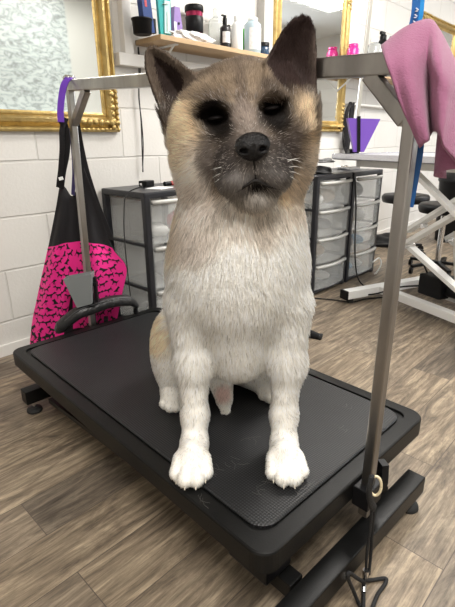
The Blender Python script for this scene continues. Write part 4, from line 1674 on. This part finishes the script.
GX, GY, GZ = np.meshgrid(gx, gy, gz, indexing='ij')
Fv = np.empty(GX.shape, np.float32)
for k0 in range(0, len(gz), 24):
    sl = (slice(None), slice(None), slice(k0, k0 + 24))
    Fv[sl] = sdf(np.stack([GX[sl], GY[sl], GZ[sl]], -1))
V, Q = surface_nets(Fv, gx, gy, gz)
# normals from the field
def grad(P):
    e = .003
    P = P.astype(np.float32)
    g = np.stack([sdf(P + np.array(o, np.float32)) - sdf(P - np.array(o, np.float32)) for o in ((e, 0, 0), (0, e, 0), (0, 0, e))], -1)
    return g / (np.linalg.norm(g, axis=-1, keepdims=True) + 1e-9)


WHITE = (.95, .915, .85)


def smooth01(x):
    x = np.clip(x, 0, 1)
    return x * x * (3 - 2 * x)


def wob(P, k, ph=0.0):
    return (np.sin(P[:, 0] * k + ph) * np.cos(P[:, 2] * k * 1.13 + ph * 2) + np.sin(P[:, 1] * k * .9 + P[:, 2] * k * .7 + ph)) * .5


def paint(P):
    C = np.tile(np.array(WHITE), (len(P), 1))

    def blob(c_, r_, col, soft=.35, s=1.0, w=.12, rot=0.0):
        q = P - np.array(c_)
        if rot:
            ca, sa = math.cos(rot), math.sin(rot)
            q = np.stack([q[:, 0] * ca + q[:, 2] * sa, q[:, 1], -q[:, 0] * sa + q[:, 2] * ca], -1)
        k = np.linalg.norm(q / np.array(r_), axis=1) + w * wob(P, 85, c_[0] * 40)
        m_ = (s * smooth01((1 + soft - k) / (2 * soft)))[:, None]
        C[:] = C * (1 - m_) + np.array(col) * m_
    TAN = (.93, .73, .51)
    LTAN = (.82, .68, .50)
    # back, rump, tail and haunch patch
    blob((.03, 1.44, .55), (.25, .22, .32), (.36, .27, .19), .2)
    blob(A4(152, 332, 1.20), (.07, .14, .055), TAN, .3, .9)
    blob(A4(156, 290, 1.18), (.03, .1, .10), TAN, .3, .9)
    # neck: tan on the left, grey beige under the jaw
    blob(A3(160, 225, 1.12), (.065, .12, .075), LTAN, .35, .95)
    blob(A3(178, 236, 1.06), (.06, .10, .05), (.58, .50, .43), .35, .75)
    blob(A3(240, 214, 1.04), (.150, .12, .050), (.82, .74, .66), .35, .85)
    blob(A3(262, 225, 1.04), (.020, .10, .04), (.52, .45, .38), .5, .6)
    blob(A3(200, 240, 1.04), (.042, .10, .042), (.62, .55, .49), .4, .7)
    blob(A3(298, 192, 1.10), (.055, .12, .060), (.74, .64, .54), .4, .8)
    blob(A3(212, 210, 1.03), (.03, .08, .05), (.66, .60, .53), .5, .6)
    # head
    blob(A3(243, 112, 1.14), (.165, .18, .185), TAN, .12)
    blob(A3(192, 178, 1.08), (.052, .10, .070), (.95, .88, .81), .4, .9)
    blob(A3(198, 195, 1.08), (.06, .10, .035), (.72, .64, .58), .4, .7)
    blob(A3(298, 165, 1.10), (.045, .10, .07), (.60, .49, .38), .4, .75)
    blob(A3(184, 148, 1.12), (.03, .09, .05), (.86, .68, .48), .5, .8)
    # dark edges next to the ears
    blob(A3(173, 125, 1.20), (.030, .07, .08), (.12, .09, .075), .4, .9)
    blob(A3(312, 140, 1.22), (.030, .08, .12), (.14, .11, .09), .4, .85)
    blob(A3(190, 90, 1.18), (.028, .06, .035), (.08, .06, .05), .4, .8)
    # crown: grey brown with a dark streak in the middle
    blob(A3(236, 68, 1.12), (.075, .09, .035), (.60, .49, .40), .45, .5)
    blob(A3(241, 88, 1.07), (.012, .08, .050), (.20, .155, .125), .5, .85, rot=.1)
    blob(A3(276, 86, 1.06), (.008, .05, .014), (.04, .03, .025), .5, .8)
    blob(A3(222, 84, 1.07), (.03, .07, .03), (.48, .36, .23), .5, .6)
    blob(A3(262, 78, 1.08), (.03, .07, .03), (.46, .34, .22), .5, .6)
    # mask
    blob(A3(246, 130, 1.03), (.056, .09, .056), (.18, .145, .125), .4, .92)
    blob(A3(252, 166, 1.00), (.088, .10, .070), (.058, .048, .045), .32, .95)
    blob(A3(222, 145, 1.05), (.045, .08, .07), (.11, .09, .078), .45, .85)
    blob(A3(284, 135, 1.06), (.040, .08, .065), (.09, .07, .062), .45, .88)
    blob(A3(209, 158, 1.06), (.016, .07, .040), (.20, .17, .155), .6, .75)
    blob(A3(290, 150, 1.06), (.013, .07, .042), (.16, .13, .12), .6, .8)
    blob(A3(226, 168, 1.0), (.022, .06, .040), (.045, .038, .036), .5, .8)
    blob(A3(284, 160, 1.0), (.022, .06, .040), (.040, .034, .032), .5, .8)
    blob(A3(233, 128, 1.02), (.010, .05, .030), (.11, .09, .08), .5, .7)
    blob(A3(262, 122, 1.02), (.010, .05, .030), (.10, .085, .075), .5, .7)
    # eye patches
    blob(A3(213, 116, 1.04), (.036, .07, .037), (.008, .006, .006), .45, 1, .2)
    blob(A3(221, 126, 1.04), (.026, .07, .022), (.010, .008, .007), .5, .95, .2)
    blob(A3(274, 105, 1.04), (.035, .07, .041), (.008, .006, .006), .45, 1, .2)
    blob(A3(279, 118, 1.04), (.022, .07, .026), (.012, .010, .009), .5, .9, .2)
    blob(A3(268, 92, 1.05), (.018, .05, .016), (.010, .008, .007), .4, .9)
    # bridge of the nose a little lighter, dots of grey around the lips
    blob(A3(243, 118, 1.02), (.018, .05, .030), (.30, .245, .21), .5, .8)
    blob(A3(250, 134, .99), (.030, .05, .020), (.20, .165, .14), .5, .7)
    blob(A3(236, 183, .98), (.030, .05, .018), (.30, .28, .27), .6, .7)
    blob(A3(276, 180, .98), (.026, .05, .020), (.24, .22, .21), .6, .6)
    blob(A3(255.5, 184, .975), (.020, .05, .007), (.012, .010, .010), .5, 1, .1)
    blob(A3(257, 197, .99), (.034, .05, .014), (.60, .56, .52), .5, .85)
    # ears
    for e, inner in ((EARS[0], (.035, .023, .020)), (EARS[1], (.045, .029, .026))):
        pts = ear_pts(e)
        dd = poly_sdf(P[:, 0], P[:, 2], pts)
        near = (np.abs(P[:, 1] - e[0] * KD) < .07)
        m_ = (near * smooth01((-dd + .002) / .006) * smooth01((P[:, 2] - (.985 if e is EARS[0] else 1.00)) / .05 + .4))[:, None]
        C[:] = C * (1 - m_) + np.array(inner) * m_
        rimm = (near & (dd > -.0035) & (P[:, 2] > 1.0))[:, None] * .75
        C[:] = C * (1 - rimm) + np.array((.17, .13, .10)) * rimm
    blob(A3(316, 112, 1.09), (.014, .06, .045), (.10, .075, .06), .5, .85)
    blob(A3(313, 60, 1.075), (.008, .05, .05), (.12, .09, .075), .5, .7)
    blob(A3(172, 118, 1.16), (.022, .06, .040), (.07, .052, .043), .45, .9)
    # cream wrists and toes, pink sheath
    for px in (193, 286):
        blob(A4(px, 455, .87), (.03, .04, .02), (.84, .72, .54), .6, .6)
    blob(A4(223, 392, 1.11), (.022, .05, .026), (.70, .42, .38), .5, .7)
    return np.clip(C, 0.004, 1)


Nv = grad(V)
dog = bpy.data.meshes.new('dog')
dog.from_pydata(V.tolist(), [], Q.tolist())
dog.polygons.foreach_set('use_smooth', [True] * len(dog.polygons))
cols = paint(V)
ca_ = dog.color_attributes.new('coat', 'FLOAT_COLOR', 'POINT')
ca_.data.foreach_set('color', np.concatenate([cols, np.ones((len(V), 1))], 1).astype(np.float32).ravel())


def coat_mat(name, rough, hair):
    m = bpy.data.materials.new(name)
    m.use_nodes = True
    nt = m.node_tree
    b = nt.nodes['Principled BSDF']
    at_ = N(nt, 'ShaderNodeAttribute')
    at_.attribute_name = 'coat'
    src = at_.outputs['Color']
    nt.links.new(src, b.inputs['Base Color'])
    b.inputs['Roughness'].default_value = rough
    b.inputs['Specular IOR Level'].default_value = .25
    if hair:
        an_ = N(nt, 'ShaderNodeAttribute')
        an_.attribute_name = 'skin_normal'
        nt.links.new(an_.outputs['Vector'], b.inputs['Normal'])
        b.inputs['Specular IOR Level'].default_value = .08
        tr = N(nt, 'ShaderNodeBsdfTranslucent')
        nt.links.new(src, tr.inputs['Color'])
        mx = N(nt, 'ShaderNodeMixShader')
        mx.inputs[0].default_value = .12
        nt.links.new(b.outputs[0], mx.inputs[1])
        nt.links.new(tr.outputs[0], mx.inputs[2])
        nt.links.new(mx.outputs[0], nt.nodes['Material Output'].inputs[0])
    return m


dog.materials.append(coat_mat('dog_skin_coat', .8, False))
bmd = bmesh.new()
bmd.from_mesh(dog)
bmesh.ops.recalc_face_normals(bmd, faces=bmd.faces)
bmd.to_mesh(dog)
bmd.free()
dogo = bpy.data.objects.new('dog', dog)
COL.objects.link(dogo)
tag(dogo, 'large fluffy white and tan dog with black mask sitting on the table', 'dog')


# fur
def fur():
    tri = np.concatenate([Q[:, [0, 1, 2]], Q[:, [0, 2, 3]]])
    a, b, c = V[tri[:, 0]], V[tri[:, 1]], V[tri[:, 2]]
    ar = np.linalg.norm(np.cross(b - a, c - a), axis=1)
    cen = (a + b + c) / 3
    n_ = Nv[tri[:, 0]]
    wgt = ar.copy()
    wgt *= np.where(cen[:, 1] > 1.30, .35, 1.0)
    wgt *= np.where((cen[:, 2] > .80) & (cen[:, 1] < 1.25), 2.2, 1.0)
    wgt *= np.where(cen[:, 2] < TH + .004, 0.0, 1.0)
    NH = NHAIR
    pick = RNG.choice(len(tri), NH, p=wgt / wgt.sum())
    u = RNG.random(NH)
    v = RNG.random(NH)
    sw = u + v > 1
    u[sw], v[sw] = 1 - u[sw], 1 - v[sw]
    P = a[pick] * (1 - u - v)[:, None] + b[pick] * u[:, None] + c[pick] * v[:, None]
    Nn = grad(P)
    nose = A3(253, 150, .96)
    # length map
    L = np.full(NH, .026)
    headm = smooth01((P[:, 2] - .80) / .08)
    r = np.linalg.norm((P - nose) * np.array([1, .7, 1]), axis=1)
    Lh = .008 + .018 * smooth01((r - .06) / .16)
    L = L * (1 - headm) + Lh * headm
    L = np.where(r < .05, .0070, L)
    neck = np.exp(-((P[:, 2] - .72) / .10) ** 2)
    L += neck * .012 * (P[:, 2] < .86)
    legm = smooth01((.44 - P[:, 2]) / .08)
    L = L * (1 - legm) + .011 * legm
    pawm = smooth01((TH + .10 - P[:, 2]) / .06)
    L = L * (1 - pawm) + .0068 * pawm
    for e in EARS:
        pts = ear_pts(e)
        dd = poly_sdf(P[:, 0], P[:, 2], pts)
        inear = (dd < .012) & (np.abs(P[:, 1] - e[0] * KD) < .06) & (P[:, 2] > (.985 if e is EARS[0] else 1.00))
        L = np.where(inear, np.where(dd > -.010, .008, .010), L)
        lowr = inear & (dd < -.012) & (P[:, 2] < pts[3][1] - .06)
        L = np.where(lowr, .012, L)
    L *= RNG.uniform(.65, 1.15, NH)
    # direction map
    down = np.zeros((NH, 3))
    down[:, 2] = -1
    down[:, 0] = np.sin(P[:, 0] * 5) * .3
    rad = P - nose
    rad[:, 1] *= 1.2
    rad /= np.linalg.norm(rad, axis=1, keepdims=True) + 1e-9
    upper = smooth01((P[:, 2] - .76) / .10)[:, None]
    g = down * (1 - upper) + rad * upper
    # ears: hair runs up to the tip
    for e in EARS:
        pts = ear_pts(e)
        dd = poly_sdf(P[:, 0], P[:, 2], pts)
        inear = (dd < .012) & (np.abs(P[:, 1] - e[0] * KD) < .06)
        g[inear] = np.array([0, .1, 1.0]) + RNG.normal(0, .25, (inear.sum(), 3))
    # low frequency swirl makes locks
    sw_ = np.stack([wob(P, 60, 1.0), wob(P, 55, 2.0), wob(P, 70, 3.0)], -1)
    lock = np.stack([wob(P, 190, 4.0), wob(P, 210, 5.0), wob(P, 230, 6.0)], -1)
    g = g + sw_ * .22 + lock * .22 + RNG.normal(0, .13, (NH, 3))
    tan_ = g - Nn * (g * Nn).sum(1, keepdims=True)
    tan_ /= np.linalg.norm(tan_, axis=1, keepdims=True) + 1e-9
    lift = np.full(NH, .42)
    lift = np.where(pawm > .3, .40, lift)
    lift = np.where(r < .08, .38, lift)
    lift = (lift * RNG.uniform(.7, 1.35, NH))[:, None]
    K = 5
    pts = np.zeros((NH, K, 3))
    pts[:, 0] = P - Nn * .0006
    cur = pts[:, 0].copy()
    for k in range(1, K):
        f = k / (K - 1)
        dvec = Nn * lift * (1.35 - f) + tan_ * (.55 + .6 * f)
        dvec[:, 2] -= .12 * f
        dvec /= np.linalg.norm(dvec, axis=1, keepdims=True)
        cur = cur + dvec * (L / (K - 1))[:, None]
        cur[:, 2] = np.maximum(cur[:, 2], TH + .003)
        pts[:, k] = cur
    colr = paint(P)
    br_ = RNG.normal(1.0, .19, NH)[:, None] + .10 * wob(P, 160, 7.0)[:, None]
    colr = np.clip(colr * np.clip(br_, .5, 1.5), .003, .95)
    # stray light hairs in the dark mask, dark tips on the tan
    stray = (RNG.random(NH) < .13) & (colr.mean(1) < .2) & (colr.mean(1) > .03) & (P[:, 2] < 1.02)
    colr[stray] = np.array([.36, .32, .29]) * RNG.uniform(.7, 1.3, (stray.sum(), 1))
    tip = (RNG.random(NH) < .15) & (colr.mean(1) > .25) & (colr.mean(1) < .45) & (P[:, 2] > .8)
    colr[tip] *= .6
    hc = bpy.data.hair_curves.new('fur')
    hc.add_curves([K] * NH)
    hc.attributes['position'].data.foreach_set('vector', pts.astype(np.float32).ravel())
    ra = hc.attributes.get('radius') or hc.attributes.new('radius', 'FLOAT', 'POINT')
    base = np.where(headm > .5, .00042, .00060)
    rad_ = base[:, None] * np.array([1.0, .95, .8, .55, .15])[None]
    ra.data.foreach_set('value', rad_.astype(np.float32).ravel())
    cc = hc.attributes.new('coat', 'FLOAT_COLOR', 'CURVE')
    cc.data.foreach_set('color', np.concatenate([colr, np.ones((NH, 1))], 1).astype(np.float32).ravel())
    nn = hc.attributes.new('skin_normal', 'FLOAT_VECTOR', 'CURVE')
    nn.data.foreach_set('vector', Nn.astype(np.float32).ravel())
    hc.materials.append(coat_mat('dog_fur', .6, True))
    o = bpy.data.objects.new('fur', hc)
    COL.objects.link(o)
    o.parent = dogo
    return o


NHAIR = 190000
fur()

# nose
M_nose = mat('nose_leather', (.005, .0045, .005), .36, spec=.35, bump=.4, bscale=350)
nc_ = A3(252.5, 147, .960)
b_ = bmesh.new()
bmesh.ops.create_icosphere(b_, subdivisions=5, radius=1)
for v in b_.verts:
    x, y, z = v.co
    wx = .034 * (1 + .10 * z)
    nx_, ny_, nz_ = x * wx, y * .026, z * .027
    if z < 0:
        nx_ *= 1 - .30 * z * z
    # nostrils
    for sgn in (-1, 1):
        dn2 = math.hypot((x - sgn * .52) / .26, (z + .12) / .22)
        if y < 0 and dn2 < 1:
            ny_ += .013 * (1 - dn2 * dn2)
        dn3 = math.hypot((x - sgn * .86) / .22, (z + .30) / .10)
        if y < .2 and dn3 < 1:
            ny_ += .007 * (1 - dn3)
    if y < 0 and abs(x) < .10 and z < .25:
        ny_ += .003 * (1 - abs(x) / .10)
    v.co = Vector((nx_, ny_, nz_)) * .93
o = MB().bm(b_, 0, True).build('nose', M_nose, dogo)
o.matrix_local = Matrix.Translation(Vector(nc_)) @ Matrix.Rotation(-.10, 4, 'Y') @ Matrix.Rotation(.10, 4, 'X')
# eyes: half closed, dark slits
M_eye = mat('dark_eye', (.004, .003, .003), .55, spec=.1)
M_lid = mat('eyelid_skin', (.012, .010, .009), .6, spec=.2)
for px, py, ry in ((215.5, 118.5, -.10), (272.5, 108.5, -.16)):
    c_ = A3(px, py, 1.050)
    b_ = bmesh.new()
    bmesh.ops.create_icosphere(b_, subdivisions=4, radius=1)
    for v in b_.verts:
        v.co = Vector((v.co.x * .015, v.co.y * .011, v.co.z * .0055))
    ey = MB().bm(b_, 0, True).build('eye', M_eye, dogo)
    ey.matrix_local = Matrix.Translation(Vector(c_)) @ Matrix.Rotation(ry, 4, 'Y')
    for sg in (1, -1):
        lid = MB().tube([(-.021, .004, -.001), (-.012, -.009, sg * .005 + .0005), (0, -.0125, sg * .0055 + .001), (.012, -.009, sg * .004 + .0005), (.021, .004, -.002)], lambda u_: .0042 * (1 - .6 * abs(2 * u_ - 1) ** 3), n=8).build('eyelid', M_lid, dogo)
        lid.matrix_local = ey.matrix_local
# mouth line
MP = [A3(227, 194, .995), A3(237, 192, .974), A3(246, 186, .962), A3(255.5, 181, .960), A3(265, 185, .962), A3(276, 189, .974), A3(286, 189, .995)]
MB().tube(MP, lambda u_: .0036 * (1 - .88 * abs(2 * u_ - 1)), n=8).build('lips', M_lid, dogo)
MB().tube([A3(253.5, 160, .953), A3(255, 170, .960), A3(255.5, 179, .963)], .002, n=6).build('philtrum', M_lid, dogo)
# whiskers
M_wh = mat('whisker', (.8, .78, .74), .5)
for x0, y0, x1, y1 in ((284, 164, 300, 158), (284, 168, 304, 168), (283, 171, 303, 176), (281, 174, 299, 182), (286, 160, 303, 163), (228, 172, 212, 178), (227, 176, 213, 184), (229, 168, 211, 170), (231, 180, 219, 190)):
    a_, c_ = A3(x0, y0, .992), A3(x1, y1, .985)
    MB().tube([a_, (a_ + c_) / 2 + np.array([0, -.006, .003]), c_], lambda u_: .0007 * (1.1 - u_), n=5, smooth=4).build('whisker', M_wh, dogo)
# claws
M_claw = mat('claw', (.72, .66, .56), .4)
for cx, cy in ((float(A4(191.5, 480, .825)[0]), 0), (float(A4(286.5, 480, .825)[0]), 0)):
    for ox, oy in ((-.031, .820), (-.0112, .802), (.0122, .802), (.032, .822)):
        MB().tube([(cx + ox, oy - .010, TH + .014), (cx + ox * 1.01, oy - .0155, TH + .011), (cx + ox * 1.02, oy - .0185, TH + .007)], lambda u_: .0028 * (1 - .65 * u_), n=8, smooth=3).build('claw', M_claw, dogo)
for fx, fy in ((-.155, 1.12), (.125, 1.16)):
    for ox, oy in ((-.024, .010), (-.008, -.006), (.009, -.006), (.025, .010)):
        MB().tube([(fx + ox, fy + oy - .028, TH + .013), (fx + ox, fy + oy - .033, TH + .011), (fx + ox, fy + oy - .036, TH + .007)], lambda u_: .0028 * (1 - .65 * u_), n=8, smooth=3).build('claw', M_claw, dogo)
# loose hairs shed on the mat
b = MB()
for (px, py) in [(215, 478), (222, 468), (260, 492), (300, 494), (268, 480), (312, 486), (205, 500), (238, 462), (350, 408), (341, 430), (250, 440)]:
    for k in range(3):
        c_ = atz(px + random.uniform(-6, 6), py + random.uniform(-4, 4), TH + .0022)
        a_ = random.uniform(0, 6.28)
        v_ = np.array([math.cos(a_), math.sin(a_), 0]) * random.uniform(.008, .018)
        w_2 = np.array([-v_[1], v_[0], 0]) * random.uniform(-.6, .6)
        b.tube([c_ - v_, c_ + w_2, c_ + v_], .00022, n=4, smooth=4)
tag(b.build('shed_hair', mat('shed_hair', (.16, .15, .14), .6)), 'fine loose hairs shed around the front paws on the rubber mat', 'hair', kind='stuff')
